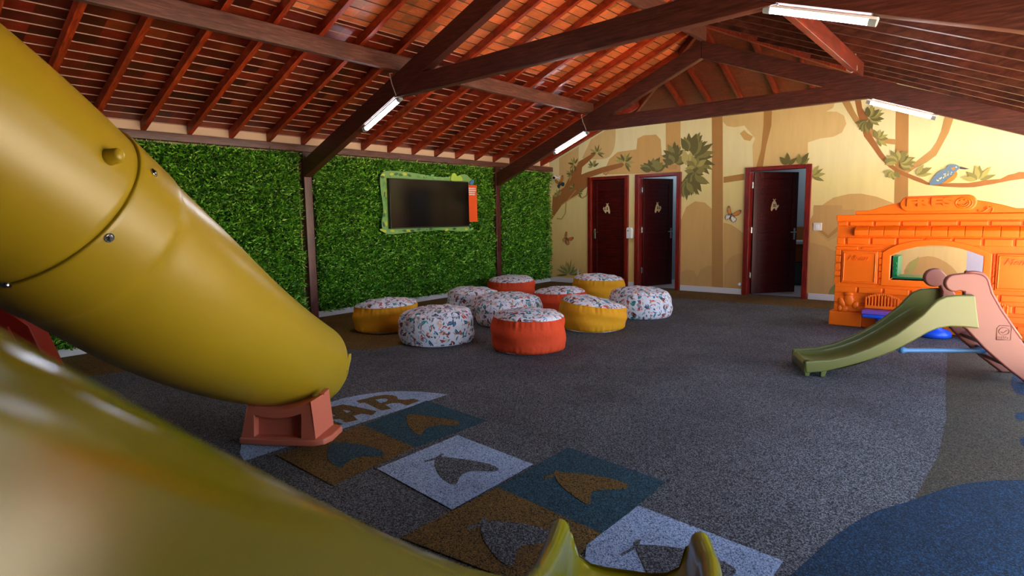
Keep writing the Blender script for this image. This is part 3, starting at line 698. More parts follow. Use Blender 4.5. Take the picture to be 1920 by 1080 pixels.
# ------------------------------------------------------------------ artificial grass panels
def grass_mat():
    m = mat('artificial grass leaves', '3a6a14', .42, spec=.4); t = NT(m)
    g = t.n('NewGeometry'); c = t.ramp(g.outputs['Random Per Island'], [(0, '1e5410'), (.3, '44901a'), (.6, '6cb82a'), (.85, 'a0d444'), (1, 'd4f090')])
    c = t.mix(.35, c, t.ramp(t.noise(t.pos(), 1.6, 3, .6), [(.3, '30601a'), (.7, '9aa83a')]), 'OVERLAY')
    t.col(c); return m
gm = grass_mat(); gb = mat('dark grass backing', '10240a', .9)
def hedge(y0, y1, dens, label):
    o = empty('grass_panel', (0, (y0+y1)/2, .1), 0, label, 'artificial grass', 'artificial grass wall panels')
    z0, z1 = .09, 2.30
    b = MB(); b.box((.001, y0, z0), (.035, y1, z1)); b.build('backing', gb, o)
    n = int((y1-y0)*(z1-z0)*dens)
    py = rng.uniform(y0, y1, n); pz = rng.uniform(z0, z1, n); px = rng.uniform(.03, .09, n) + (.03)*np.sin(py*9.3+np.sin(pz*7))*np.sin(pz*8.1+1.3*np.sin(py*5))
    th = rng.uniform(-1.25, 1.25, n); el = rng.uniform(-.9, 1.25, n)
    d = np.stack([np.cos(th)*np.cos(el), np.sin(th), np.cos(th)*np.sin(el)+.1], 1); d /= np.linalg.norm(d, axis=1)[:, None]
    L = rng.uniform(.04, .08, n); W = rng.uniform(.005, .010, n)
    rr = rng.normal(size=(n, 3)); s = np.cross(d, rr); s /= np.linalg.norm(s, axis=1)[:, None]; nn = np.cross(d, s)
    px = np.maximum(px, .03)
    keep = ~((py > -4.52) & (py < -2.55) & (pz > 1.28) & (pz < 2.0))
    px, py, pz, d, L, W, s, nn = px[keep], py[keep], pz[keep], d[keep], L[keep], W[keep], s[keep], nn[keep]; n = len(px)
    p = np.stack([px, py, pz], 1)
    mid = p + d*(L*.5)[:, None] - nn*(W*.5)[:, None]
    V = np.stack([p, mid+s*W[:, None], p+d*L[:, None]+nn*(W*.6)[:, None], mid-s*W[:, None]], 1).reshape(-1, 3)
    V = V - np.array([0, (y0+y1)/2, .1])
    Fc = np.arange(n*4).reshape(-1, 4)
    me = bpy.data.meshes.new('leaves'); me.vertices.add(n*4); me.vertices.foreach_set('co', V.ravel())
    me.loops.add(n*4); me.loops.foreach_set('vertex_index', Fc.ravel()); me.polygons.add(n)
    me.polygons.foreach_set('loop_start', np.arange(n)*4); me.polygons.foreach_set('loop_total', np.full(n, 4)); me.update(calc_edges=True)
    me.materials.append(gm); l = bpy.data.objects.new('leaves', me); link(l); l.parent = o; l['kind'] = 'stuff'
    return o
hedge(-11.6, -5.91, 6000, 'left green artificial grass panel, behind the yellow tube slide')
hedge(-5.685, -1.90, 6000, 'middle green artificial grass panel with the television on it')
hedge(-1.675, -.08, 5200, 'right green artificial grass panel, narrow, next to the painted wall')

# ------------------------------------------------------------------ television in its printed surround
TX = .19
def tv(px, py, x=TX): q = on(px, py, 0, x); return (q.y, q.z)
tvo = empty('television', (TX, -3.6, 1.6), 0, 'black flat television in the middle of the green grass wall', 'television')
q = [tv(729, 335), tv(877, 340), tv(879, 424), tv(731, 430)]
ya, yb = (q[0][0]+q[3][0])/2, (q[1][0]+q[2][0])/2; za, zb = (q[2][1]+q[3][1])/2, (q[0][1]+q[1][1])/2
b = MB(); b.box((TX-.045, ya, za), (TX+.02, yb, zb)); b.build('casing', black_p, tvo, bevel=.006)
b = MB(); b.box((TX+.0205, ya+.012, za+.02), (TX+.0225, yb-.012, zb-.012)); b.build('screen', black_g, tvo)
fr = empty('picture_surround', (TX-.05, -3.6, 1.6), 0, 'leafy green printed surround board around the television', 'frame')
tf = (700, 300, 6.75)
out = [(130,150),(200,135),(300,140),(420,150),(560,170),(700,200),(850,215),(960,215),(990,170),(1020,170),(1060,200),(1110,185),(1170,185),(1200,210),(1260,260),(1240,310),(1210,320),(1205,830),(1260,850),(1250,890),(1150,905),(900,890),(700,895),(450,915),(250,938),(160,930),(120,890),(105,780),(125,680),(120,560),(100,420),(85,280),(90,200)]
pts = smooth_closed([tv(tf[0]+u/tf[2], tf[1]+v/tf[2], TX-.05) for u, v in out], 3)
b = MB(); b.prism(pts, lambda a, c: Vector((TX-.058, a, c)), lambda a, c: Vector((TX-.048, a, c))); b.build('board', mat('printed leaf green', '78a85c', .5), fr)
gcols = ['3c6a34', '5f9a4a', '86b45a', 'a9c44e', '2f5a34', '6aa85c', 'c6cc3c']
gms = [mat('print ' + c, c, .5) for c in gcols]
b = MB(); xx = [TX-.0470]
def yz_leaf(u, v, ang, L, W, mi):
    y, z = tv(tf[0]+u/tf[2], tf[1]+v/tf[2], TX-.05); P = leaf_pts(y, z, ang, L, W); xx[0] += .00004
    b.add([(xx[0], a, c) for a, c in P], [list(range(len(P)))], mi)
R_ = random.Random(5)
for u, v in [(u_, 185) for u_ in range(150, 440, 55)] + [(u_, 205) for u_ in range(480, 760, 60)] + [(u_, 232) for u_ in range(800, 1150, 50)] + [(140, v_) for v_ in range(220, 900, 45)] + [(165, v_) for v_ in range(240, 880, 60)] + [(u_, 900) for u_ in range(170, 560, 50)] + [(u_, 875) for u_ in range(600, 1200, 50)]:
    a = R_.uniform(0, 2*PI); L = .115
    yy, zz = tv(tf[0]+u/tf[2], tf[1]+v/tf[2], TX-.05)
    top = v < 240; side = u < 180 and 250 < v < 860
    if side: a = R_.choice([PI/2, -PI/2])+R_.uniform(-.35, .35); L = .1
    else: a = R_.choice([0, PI])+R_.uniform(-.3, .3); L = .1
    yz_leaf(u, v, a, L, .045, R_.randrange(7))
b.build('printed_leaves', gms, fr)
b = MB(); P = [tv(tf[0]+u/tf[2], tf[1]+v/tf[2], TX-.04) for u, v in ((985,200),(1000,172),(1030,170),(1055,205),(1085,195),(1110,215),(1125,250),(1100,265),(985,262))]
b.prism(smooth_closed(P, 3), lambda a, c: Vector((TX-.047, a, c)), lambda a, c: Vector((TX-.03, a, c))); b.build('lime_leaf', mat('lime print', 'a8cc48', .5), fr)
b = MB(); P = [tv(tf[0]+u/tf[2], tf[1]+v/tf[2], TX-.04) for u, v in ((1212,300),(1225,270),(1250,250),(1272,262),(1260,300),(1235,315))]
b.prism(P, lambda a, c: Vector((TX-.047, a, c)), lambda a, c: Vector((TX-.03, a, c))); b.build('blue_leaf', mat('blue print', '3f7fc0', .5), fr)
pb = empty('orange_sign', (TX-.02, -2.6, 1.65), 0, 'small orange vertical notice board at the right edge of the television', 'sign')
q = [tv(1188/6.75+700, 312/6.75+300, TX), tv(1318/6.75+700, 320/6.75+300, TX), tv(1325/6.75+700, 780/6.75+300, TX), tv(1205/6.75+700, 785/6.75+300, TX)]
y0, y1, z0, z1 = q[0][0], q[1][0], q[2][1], q[0][1]
b = MB(); b.box((TX-.035, y0-.02, z0), (TX-.018, y1, z1)); b.build('board', mat('orange print', 'f0561a', .45), pb, bevel=.003)
b = MB(); zz = z1-.05
for k, (w0, w1) in enumerate(((.12,.88),(.1,.9),(.22,.82),(.24,.8))):
    x = y0+(y1-y0)*w0; e = y0+(y1-y0)*w1
    while x < e-.01:
        w = R_.uniform(.012, .03); b.box((TX-.0178, x, zz-.022), (TX-.0168, min(x+w, e), zz)); x += w+.005
    zz -= .036
b.build('printed_lines', white_p, pb)

# ------------------------------------------------------------------ poufs
def print_mat():
    m = mat('white fabric with leaf and insect print', 'e6e4f0', .75, spec=.2); t = NT(m)
    uv = t.n('UVMap'); base = srgb('dedeec')
    col = None
    layers = [(9.6, .44, .20, .42, ['c8452a', '1f7a78', '5c2226', 'e6e0e6', '2f5f7a', 'e0a888', '2a8a86', 'e6e0e6'], (0, 0)),
              (12.8, .42, .17, .45, ['1f7a78', 'dcd8e0', 'a83226', '4f86a8', 'e8c4b0', '3a3a5a', '7c9ab0', 'e6e0e6'], (3.3, 1.7)),
              (19, .40, .15, .5, ['3a5a78', 'c8553a', 'dcd8e0', '70302e', '2a8a86', 'c9a27a', 'dcd8e0', '9a6a5a'], (7.1, 4.4)),
              (12, .46, .06, .3, ['1f6a6a', 'dcd8e0', '34406a', 'b84a3a', 'dcd8e0', '8a5a4a', '3a8aa0', 'dcd8e0'], (11.5, 9.2))]
    for sc, L, W, th, cols, off in layers:
        mp_ = t.n('Mapping'); mp_.inputs['Location'].default_value = (off[0], off[1], 0); mp_.inputs['Scale'].default_value = (sc, sc, 1)
        t.l(uv.outputs[0], mp_.inputs[0])
        v = t.n('TexVoronoi', voronoi_dimensions='2D'); v.inputs['Scale'].default_value = 1; v.inputs['Randomness'].default_value = .85
        t.l(mp_.outputs[0], v.inputs['Vector'])
        sub_ = t.n('VectorMath', operation='SUBTRACT'); t.l(mp_.outputs[0], sub_.inputs[0]); t.l(v.outputs['Position'], sub_.inputs[1])
        sc_ = t.n('SeparateColor'); t.l(v.outputs['Color'], sc_.inputs[0])
        rot = t.n('VectorRotate', rotation_type='Z_AXIS'); t.l(sub_.outputs[0], rot.inputs['Vector']); t.l(t.math('MULTIPLY', sc_.outputs[0], 6.283), rot.inputs['Angle'])
        sx = t.n('SeparateXYZ'); t.l(rot.outputs[0], sx.inputs[0])
        ax = t.math('DIVIDE', t.math('ABSOLUTE', sx.outputs[0]), L); ay = t.math('ABSOLUTE', t.math('ADD', sx.outputs[1], t.math('MULTIPLY', t.math('MULTIPLY', sx.outputs[0], sx.outputs[0]), .7)))
        wv = t.math('MULTIPLY', t.math('SUBTRACT', 1, t.math('MULTIPLY', ax, ax)), t.math('MULTIPLY_ADD', sc_.outputs[2], W, W*.45))
        msk = t.math('GREATER_THAN', wv, ay)
        rib = t.math('GREATER_THAN', t.math('ABSOLUTE', sx.outputs[1]), .008)
        msk = t.math('MULTIPLY', msk, rib)
        c = t.ramp(sc_.outputs[1], [(i/8, x) for i, x in enumerate(cols)], 'CONSTANT')
        col = t.mix(msk, col if col else base, c)
    t.col(col); n = t.noise(t.objc((1,1,1)), 7, 4, .6); t.bump(n, .5, .03)
    return m
prm = print_mat()
def fabric(name, c):
    m = mat(name, c, .8, spec=.2); t = NT(m)
    n = t.noise(t.objc((1,1,1)), 6, 4, .6); n2 = t.noise(t.objc((1,1,1)), 260, 2)
    t.bump(t.math('ADD', t.math('MULTIPLY', n, 1), t.math('MULTIPLY', n2, .05)), .45, .03); return m
fab = {'yellow': fabric('mustard yellow fabric', 'e09a1e'), 'red': fabric('coral red fabric', 'dc4a26')}
def pouf(kind, cx, cy, D, H, tilt, label, seed, rz=0):
    R = random.Random(seed); rad = D/2
    o = empty('pouf', (cx, cy, 0), 0, label, 'pouf', 'round floor poufs')
    ph = [R.uniform(0, 6.28) for _ in range(10)]; rnd = [R.uniform(-1, 1) for _ in range(10)]
    N = 144
    ta = R.uniform(0, 6.28) if tilt is None else tilt[1]; tm = .02 if tilt is None else tilt[0]
    def deform(r, z, a):
        k = z/H
        seam = math.exp(-((k-(.80 if kind == 'print' else .74))/.12)**2)+.8*math.exp(-((k-.07)/.10)**2)
        g = .0075*seam*(math.sin(29*a+ph[0]+2.5*math.sin(3*a+ph[9]))*(.6+.4*math.sin(4*a+ph[3]))+.7*math.sin(47*a+ph[1]+2*math.sin(2*a))+.4*math.sin(17*a+ph[5]))
        lump = .013*math.sin(2*a+ph[2])+.010*math.sin(3*a+ph[3]+2*k)+.007*math.sin(5*a+ph[4]+4*k)
        fold = .009*math.sin(14*k+3*math.sin(a+ph[6])+ph[7])*math.exp(-((k-.5)/.3)**2)
        rr = r + (g+lump+fold)*min(1, r/rad)
        zz = z*(1+tm/H*math.cos(a-ta)*min(1, r/rad)*k) 
        if k > .85: zz += .006*math.sin(5*a+ph[8])*(r/rad)*math.sin(9*r+ph[9]) + (.012*math.sin(4*r/rad*3+ph[2])*math.cos(a*2+ph[3]) if r < rad*.8 else 0)
        return max(rr, 0), max(zz, .001)
    def surf(prof, name, m, uvmode):
        b = MB(); b.lathe(prof, (cx, cy, 0), N, fn=deform)
        ob = b.build(name, m, o, smooth=True)
        me = ob.data; uvl = me.uv_layers.new(name='UVMap')
        # arclength along the profile
        s = [0]
        for i in range(1, len(prof)): s.append(s[-1]+math.hypot(prof[i][0]-prof[i-1][0], prof[i][1]-prof[i-1][1]))
        data = np.zeros((len(me.loops), 2))
        for pl_ in me.polygons:
            cols_ = [me.loops[li].vertex_index % N for li in pl_.loop_indices]; wrap = max(cols_)-min(cols_) > N/2
            for li in pl_.loop_indices:
                vi = me.loops[li].vertex_index; i, kk = divmod(vi, N); k2 = kk+N if (wrap and kk < N/2) else kk
                if uvmode == 'side': data[li] = (k2/N*2*PI*rad+seed*1.37, s[i]+seed*.71)
                else: 
                    r = s[-1]-s[i]; a = 2*PI*kk/N; data[li] = (r*math.cos(a)+seed*2.1, r*math.sin(a)+seed*1.3)
        uvl.data.foreach_set('uv', data.ravel()); return ob
    # outline: bottom edge, bulging side, seam, domed top
    zt = H*.74
    side = [(rad*.80, .001), (rad*.90, .012), (rad*.95, .035)] + [(rad*(.955+.045*math.sin(PI*t)), .05+(zt-.05)*t) for t in [i/14 for i in range(15)]] + [(rad*.93, zt+.02)]
    topc = [(rad*.93, zt+.02)] + [(rad*.93*math.cos(a), zt+.02+(H-zt-.02)*math.sin(a)**1.1) for a in [PI/2*i/11 for i in range(1, 11)]] + [(.0005, H)]
    if kind == 'print':
        side = [(rad*.80, .001)] + [(rad*(.84+.16*math.sin(PI*(.06+.88*t))**.55), .01+(H*.80-.01)*t) for t in [i/20 for i in range(21)]]
        r1_ = side[-1][0]
        topc = [side[-1]] + [(r1_*math.cos(a), H*.80+(H*.20)*math.sin(a)**.95) for a in [PI/2*i/11 for i in range(1, 11)]] + [(.0005, H)]
    surf(side, 'side_panel', prm if kind == 'print' else fab[kind], 'side')
    surf(topc, 'top_panel', prm, 'top')
    b = MB(); b.lathe([(.0005, .0005), (rad*.82, .0008), (rad*.9, .011), (rad*.86, .02)], (cx, cy, 0), N, fn=lambda r, z, a: (r, z)); ob = b.build('bottom_panel', prm, o, smooth=True); ob.data.uv_layers.new(name='UVMap')
    if kind != 'print' or True:
        r0 = side[-1][0]; z0 = side[-1][1]; P = []
        for k in range(N+1):
            a = 2*PI*k/N; rr, zz = deform(r0+.004, z0, a); P.append((cx+rr*math.cos(a), cy+rr*math.sin(a), zz))
        b = MB(); b.tube(P, .0035, 6, cap=False); b.build('seam', prm if kind == 'print' else fab[kind], o, smooth=True).data.uv_layers.new(name='UVMap')
    return o
POUFS = [('yellow', 665, 790, 627, 548, 'mustard yellow pouf with printed top, leftmost, close to the grass wall'),
         ('print', 750, 892, 653, 567, 'white leaf print pouf at the front left, between the yellow and the coral pouf'),
         ('print', 833, 942, 601, 530, 'white leaf print pouf at the back left, behind the other two printed ones'),
         ('red', 913, 1007, 562, 517, 'red sided pouf with printed top, farthest back below the grass wall post'),
         ('print', 888, 1022, 616, 546, 'white leaf print pouf in the middle of the group, partly behind the coral pouf'),
         ('red', 918, 1068, 668, 571, 'large coral red pouf with printed top, frontmost of the group'),
         ('red', 996, 1104, 592, 532, 'red pouf with printed top in the middle, behind the tilted yellow one'),
         ('yellow', 1048, 1175, 626, 549, 'tilted mustard yellow pouf with printed top, at the front right of the group'),
         ('yellow', 1073, 1171, 562, 515, 'yellow pouf with printed top at the back, in front of the first door'),
         ('print', 1140, 1262, 601, 534, 'white leaf print pouf farthest to the right')]
for i, (k_, xl, xr, yb_, yt_, lab) in enumerate(POUFS):
    p0 = on((xl+xr)/2, yb_, 2, 0); h = Vector((p0.x-CAM.x, p0.y-CAM.y, 0)); d_ = h.length; h.normalize()
    ww = (xr-xl)/F*(h.x*_f.x+h.y*_f.y)  # width scale per metre of depth
    r_ = .43
    for _ in range(6): r_ = .5*(xr-xl)/F*((d_+r_)*(h.x*_f.x+h.y*_f.y)*math.cos(PITCH)*1.0)
    r_ = min(max(r_, .40), .46)
    H_ = .405 if i in (1, 2, 4, 9) else .395
    if i == 5: H_ = .43
    if i in (3, 6): H_ = .37
    if i == 2: p0.x -= .07; p0.y += .09
    pouf(k_, p0.x+h.x*r_*.93, p0.y+h.y*r_*.93, 2*r_*.985, H_, (.085, 3.84) if i == 7 else None, lab, i+1)

# ------------------------------------------------------------------ tube slide in the foreground left
TCO = [-0.04097664, -0.06979827, 0.12201297, -0.49066283, 0.52342619]
TB = Vector((3.9748, -8.4799, 0)); TD = Vector((-.48685, .87342, 0)); TS = Vector((TD.y, -TD.x, 0))
def tz(t): return ((((TCO[0]*t)+TCO[1])*t+TCO[2])*t+TCO[3])*t+TCO[4]
def tzd(t): return (((4*TCO[0]*t)+3*TCO[1])*t+2*TCO[2])*t+TCO[3]
def tz_(t):
    return tz(t) if t > -2.2 else tz(-2.2)+tzd(-2.2)*(t+2.2)
def trad(t):
    k = min(max((t+.9)/1.25, 0), 1)**1.3; return .4337+(.3042-.4337)*k, .4337+(.299-.4337)*k, -.2234+(.2042)*min(max((t+1.7)/2.05, -.4), 1)
def tring(t, dr=0, n=96, a0=0, a1=2*PI, close=True, sh=0):
    dz = tzd(max(t, -2.2)); tan = Vector((TD.x, TD.y, dz)).normalized(); up = TS.cross(tan); up = up if up.z > 0 else -up
    rv, rh, off = trad(t); c = TB+Vector((0,0,tz_(t)))+TD*t+TS*off
    return [c+TS*((rh+dr)*math.cos(a))+up*((rv+dr)*math.sin(a))+tan*sh for a in [a0+(a1-a0)*k/(n if close else n-1) for k in range(n)]]
def loft(rings, name, m, parent, close=True, **kw):
    b = MB(); n = len(rings[0]); V = [v for r in rings for v in r]
    m_ = n if close else n-1
    b.add(V, [(i*n+k, i*n+(k+1) % n, (i+1)*n+(k+1) % n, (i+1)*n+k) for i in range(len(rings)-1) for k in range(m_)])
    return b.build(name, m, parent, smooth=True, **kw)
ts = empty('tube_slide', (TB+TD*-.2).to_tuple(), 0, 'big mustard yellow closed tube slide coming down from the top left', 'slide')
TF = -1.395
N_ = 96
up_t = [-2.9+(TF+2.9)*i/26 for i in range(27)]
R_up = [tring(t, -.006) for t in up_t]
R_in = [tring(t, -.022) for t in up_t[::-1]]
loft(R_up+R_in+[R_up[0]], 'upper_tube', yellow_p, ts)
# lower tube: collar, step, body
prof = [(TF-.03, -.006), (TF-.029, .004), (TF-.025, .007), (TF-.01, .007)] + [(TF+.01+.16*i/8, .007) for i in range(9)] + [(TF+.18, .004), (TF+.19, .0)]
ts_ = np.linspace(TF+.24, .35, 34)
rings = [tring(TF-.03, -.02)] + [tring(t, d) for t, d in prof] + [tring(t, 0) for t in ts_] + [tring(.358, -.004), tring(.355, -.012)] + [tring(t, -.016) for t in ts_[::-1]] + [tring(TF-.03, -.02)]
loft(rings, 'lower_tube', yellow_p, ts)
# open run-out lip beyond the hood
def lip(t, dr): 
    tb = tring(min(t, .35), dr, 41, PI*1.12, 2*PI*.985, close=False, sh=max(0, t-.35)); 
    return [v+Vector((0, 0, .10*max(0, t-.35)*0)) for v in tb]
tl = [.30, .33, .36, .39, .41]
rl = [lip(t, -.012) for t in tl] + [lip(.416, -.02)] + [lip(t, -.03) for t in tl[::-1]]
loft(rl, 'run_out', yellow_p, ts, close=False)
# rounded handle shaped tab at the side of the mouth
for sg in (0, 1):
    p0 = tring(.34, -.012)[0 if sg else 48]
    b = MB(); q0 = p0-Vector((0,0,.02)); pth = [q0, q0+TD*.035+Vector((0,0,.05)), q0+TD*.065+Vector((0,0,.085)), q0+TD*.09+Vector((0,0,.082)), q0+TD*.085+Vector((0,0,.05)), q0+TD*.03-Vector((0,0,.03))]
    b.tube(pth, .006, 8); b.add([v+TS*.004 for v in pth]+[v-TS*.004 for v in pth], [(0,1,2,3,4,5),(11,10,9,8,7,6)])
    b.build('side_tab', yellow_p, ts, smooth=False)
def surf_pt(t, a, dr=0):
    dz = tzd(max(t, -2.2)); tan = Vector((TD.x, TD.y, dz)).normalized(); up = TS.cross(tan); up = up if up.z > 0 else -up
    rv, rh, off = trad(t); c = TB+Vector((0,0,tz_(t)))+TD*t+TS*off
    nrm = (TS*(math.cos(a)/rh)+up*(math.sin(a)/rv)).normalized()
    return c+TS*(rh*math.cos(a))+up*(rv*math.sin(a))+nrm*dr, nrm
def px_of(P):
    d = P-CAM; z = d.dot(_f); return 960+F*d.dot(_r)/z, 540-F*d.dot(_u)/z
def find(px, py):
    best = None
    for i in range(90):
        t = -2.6+3*i/90
        for k in range(120):
            a = -PI+2*PI*k/120; P, n_ = surf_pt(t, a)
            if n_.dot(CAM-P) <= 0: continue
            x, y = px_of(P); e = (x-px)**2+(y-py)**2
            if best is None or e < best[0]: best = (e, t, a)
    return best[1:]
for (px, py) in ((284, 328), (200, 441), (9, 536)):
    t, a = find(px, py); P, n_ = surf_pt(t, a, .008)
    b = MB(); b.tube([P, P+n_*.003], .019, 16); u_ = n_; 
    b.tube([P+n_*.003, P+n_*.008, P+n_*.011], [.013, .011, .006], 14); b.build('bolt', chrome, ts, smooth=False)
t, a = find(209, 291); P, n_ = surf_pt(t, a, -.02)
b = MB(); b.tube([P, P+n_*.022, P+n_*.056, P+n_*.066, P+n_*.069], [.036, .032, .029, .023, .010], 20); b.build('knob', yellow_p, ts, smooth=True)

# pink support block under the tube
A_ = on(448, 834, 2, 0); B_ = on(602, 839, 2, 0); C_ = on(634, 808, 2, 0)
ex = (B_-A_).normalized(); ey = Vector((-ex.y, ex.x, 0)); Wd = (B_-A_).length; Dp = .30
sb = empty('slide_support', ((A_+B_)/2+ey*Dp/2).to_tuple(), 0, 'salmon pink plastic support block under the mouth of the tube slide', 'support block')
def SP(x, y, z): return A_ + ex*x + ey*y + Vector((0,0,z))
hs = {k: onv(px, py, A_, (ex.x, ex.y)) for k, (px, py) in dict(tl=(459,762), tr=(578,756), sad=(512,772), wl=(472,784), wr=(560,786), wbl=(471,822), wbr=(565,825)).items()}
zt_ = max(.16, hs['tl'][1]); ztr = max(.18, hs['tr'][1]); zs = hs['sad'][1]
x_tl, x_tr = hs['tl'][0], hs['tr'][0]
def saddle(x, lean=0):
    t_ = (x-x_tl)/(x_tr-x_tl); t_ = min(max(t_, 0), 1)
    return (zt_*(1-t_)+ztr*t_) - (( (zt_+ztr)/2 - zs))*4*t_*(1-t_)
nx = 22; V = []; fs = []
def face_at(y, inset, bx=0):
    row = []
    for i in range(nx+1):
        u_ = i/nx; row.append((u_, y, inset))
    return row
b = MB()
# body: loft of outlines (front to back), each outline: base line + saddle top
def outline(y, win=None, dz=0):
    pts = []
    for i in range(nx+1):
        x = x_tl+(x_tr-x_tl)*i/nx; pts.append(SP(x, y+.02, saddle(x)+dz))
    lo = [SP(.012+(Wd-.05)*(1-i/nx), y, .045) for i in range(nx+1)]
    return pts+lo
ys_ = [.012, Dp*.5, Dp-.012]
fr_ = [outline(y, dz=-.03*y) for y in ys_]
n = len(fr_[0])
# front face with a recessed window
front = fr_[0]; b.add(sum(fr_, []), [(i*n+k, i*n+(k+1) % n, (i+1)*n+(k+1) % n, (i+1)*n+k) for i in range(2) for k in range(n)] + [[2*n+k for k in range(n)]])
wx0, wx1 = hs['wl'][0], hs['wr'][0]; wb = hs['wbl'][1]+.005; nw = 10
def fy(z): return .012+.02*(z-.045)/.17      # the leaning front face
def FPt(x, z, dy=0): return SP(x, fy(z)+dy, z)
Wt = [(wx0+(wx1-wx0)*i/nw, saddle(wx0+(wx1-wx0)*i/nw)-.052) for i in range(nw+1)]
win = Wt + [(wx1, wb), (wx0, wb)]
outer = [(x_tl+(x_tr-x_tl)*i/nw, saddle(x_tl+(x_tr-x_tl)*i/nw)) for i in range(nw+1)] + [(Wd-.038, .045), (.012, .045)]
V = [FPt(*p) for p in outer]+[FPt(*p) for p in win]+[FPt(p[0], p[1], .05) for p in win]; m_ = len(outer)
b.add(V, [(i, (i+1) % m_, m_+(i+1) % m_, m_+i) for i in range(m_)]+[(m_+i, m_+(i+1) % m_, 2*m_+(i+1) % m_, 2*m_+i) for i in range(m_)]+[[2*m_+i for i in range(m_)]])
b.build('block', salmon_p, sb, weld=True, bevel=.004, seg=2)
b = MB(); base_o = [(0,0),(Wd*.55,-.012),(Wd-.05,-.005),(Wd+.01,.03),(Wd+.035,.10),(Wd+.03,Dp-.03),(Wd-.02,Dp),(0,Dp)]
b.prism(base_o, lambda x, y: SP(x, y, .002), lambda x, y: SP(x, y, .045)); b.build('foot_plate', salmon_p, sb, bevel=.012, seg=3)
b = MB(); b.beam(SP(x_tr-.01, Dp-.09, ztr-.012), SP(x_tr-.01, Dp-.0, ztr-.002), .04, .012); b.build('rim_strip', salmon_p, sb, bevel=.003)

# ------------------------------------------------------------------ open slide, nearest to the camera
SA = math.radians(119); SD = Vector((math.cos(SA), math.sin(SA), 0)); SS = Vector((SD.y, -SD.x, 0)); S0 = Vector((6.466, -8.803, 0)); SW = .47
prf = [(-1.99, 1.43), (-1.905, 1.365), (-1.833, 1.304), (-1.769, 1.256), (-1.65, 1.164), (-1.523, 1.068), (-1.28, .892), (-1.031, .724), (-.82, .585), (-.638, .48), (-.47, .405), (-.308, .353), (-.15, .312), (0, .288)]
def sz(t):
    for (a, za), (c, zc) in zip(prf[:-1], prf[1:]):
        if t <= c: return za+(zc-za)*(t-a)/(c-a)
    return prf[-1][1]
tt = np.linspace(-1.99, 0, 60); zz = np.array([sz(t) for t in tt]); 
for _ in range(2): zz[1:-1] = (zz[:-2]+2*zz[1:-1]+zz[2:])/4
cs = [(-.036,-.24),(-.035,-.10),(-.034,-.04),(-.030,-.015),(-.020,-.001),(-.006,.004),(.010,.001),(.022,-.012),(.030,-.035),(.040,-.08),(.060,-.135),(.10,-.175),(.16,-.19)]
cs_end = [(-.060,-.24),(-.046,-.11),(-.036,-.045),(-.031,-.014),(-.018,.006),(.002,.014),(.020,.008),(.034,-.010),(.040,-.04),(.052,-.09),(.078,-.135),(.12,-.165),(.17,-.175)]
cs = cs + [(SW-x, z) for x, z in cs[::-1]]; cs_end = cs_end + [(SW-x, z) for x, z in cs_end[::-1]]
und = [(SW-.03, -.26), (SW-.15, -.225), (.15, -.225), (.03, -.26)]
sec = [(x, z) for x, z in cs]+und
sl2 = empty('open_slide', (S0+SS*SW/2).to_tuple(), 0, 'yellow green open chute slide with raised rims, nearest the camera at the bottom', 'slide')
rings = []
for i, t in enumerate(tt):
    endk = 0 if t < -.08 else (t+.08)/.08
    tan = Vector((SD.x, SD.y, float(np.gradient(zz, tt)[i]))).normalized(); up = SS.cross(tan); up = up if up.z > 0 else -up
    ring_ = []
    for j_, (x, z) in enumerate(sec):
        if j_ < len(cs_end): e_ = min(max((t+.55)/.45, 0), 1); x, z = x+(cs_end[j_][0]-x)*e_, z+(cs_end[j_][1]-z)*e_
        # the bed rises and the rims thicken towards the mouth
        w_ = min(max((t+.6)/.6, 0), 1)
        z2 = z*(1-.12*w_) if z < -.05 else z
        c = S0+SD*t+Vector((0, 0, float(zz[i])))
        if t > -.02 and z > -.1: pass
        if zz[i]+z2 < .006: z2 = .006-zz[i]
        k_ = min(max((-t-.2)/.6, 0), 1); xs = x - (.07*k_ if x > SW/2 else .034)
        ring_.append(c+SS*xs+up*(z2-(.05*k_+.012*(1-k_) if x > SW/2 else .004)))
    rings.append(ring_)
# rounded rim noses and set-back lip
last = rings[-1]
def nose(d, f):
    out = []
    for (x, z), v in zip(cs_end+und, last):
        e = 1 if (x < .06 or x > SW-.06) and z > -.14 else .12
        cz = -.07
        out.append(v + SD*(d*e) + Vector((0, 0, (cz-z)*f*e)))
    return out
rings += [nose(.018, .03), nose(.034, .13), nose(.044, .34), nose(.050, .65), nose(.052, .92)]
o_ = loft(rings, 'chute', plastic('glossy yellow green plastic', '8c8408', .13), sl2)
m_ = len(rings[-1])
for rg_ in (rings[-1], rings[0]):
    b = MB(); b.add(rg_, [list(range(m_))]); b.build('end_cap', yellow_p, sl2)
for x in (.03, SW-.07):
    b = MB()
    b.add([S0+SD*t+SS*(x+dx)+Vector((0,0,z)) for t, z in ((-.3,.002),(-.12,.002),(-.12,.10),(-.3,.10)) for dx in (0,.04)], [(0,2,4,6),(1,7,5,3),(0,1,3,2),(2,3,5,4),(4,5,7,6),(6,7,1,0)])
    b.build('foot', yellow_p, sl2, bevel=.005)
# play platform both big slides start from (behind the viewer)
pf = empty('play_tower', (6.0, -12.4, 0), 0, 'square play platform behind the viewer where both big slides begin', 'play tower')
b = MB(); b.box((5.6,-13.3,1.02),(8.0,-11.95,1.12)); b.build('deck', salmon_p, pf, bevel=.01)
for x in (5.7, 7.9):
    for y in (-13.2, -12.05):
        b = MB(); b.tube([(x,y,0),(x,y,2.3)], .05, 16); b.build('post', blue_p, pf)

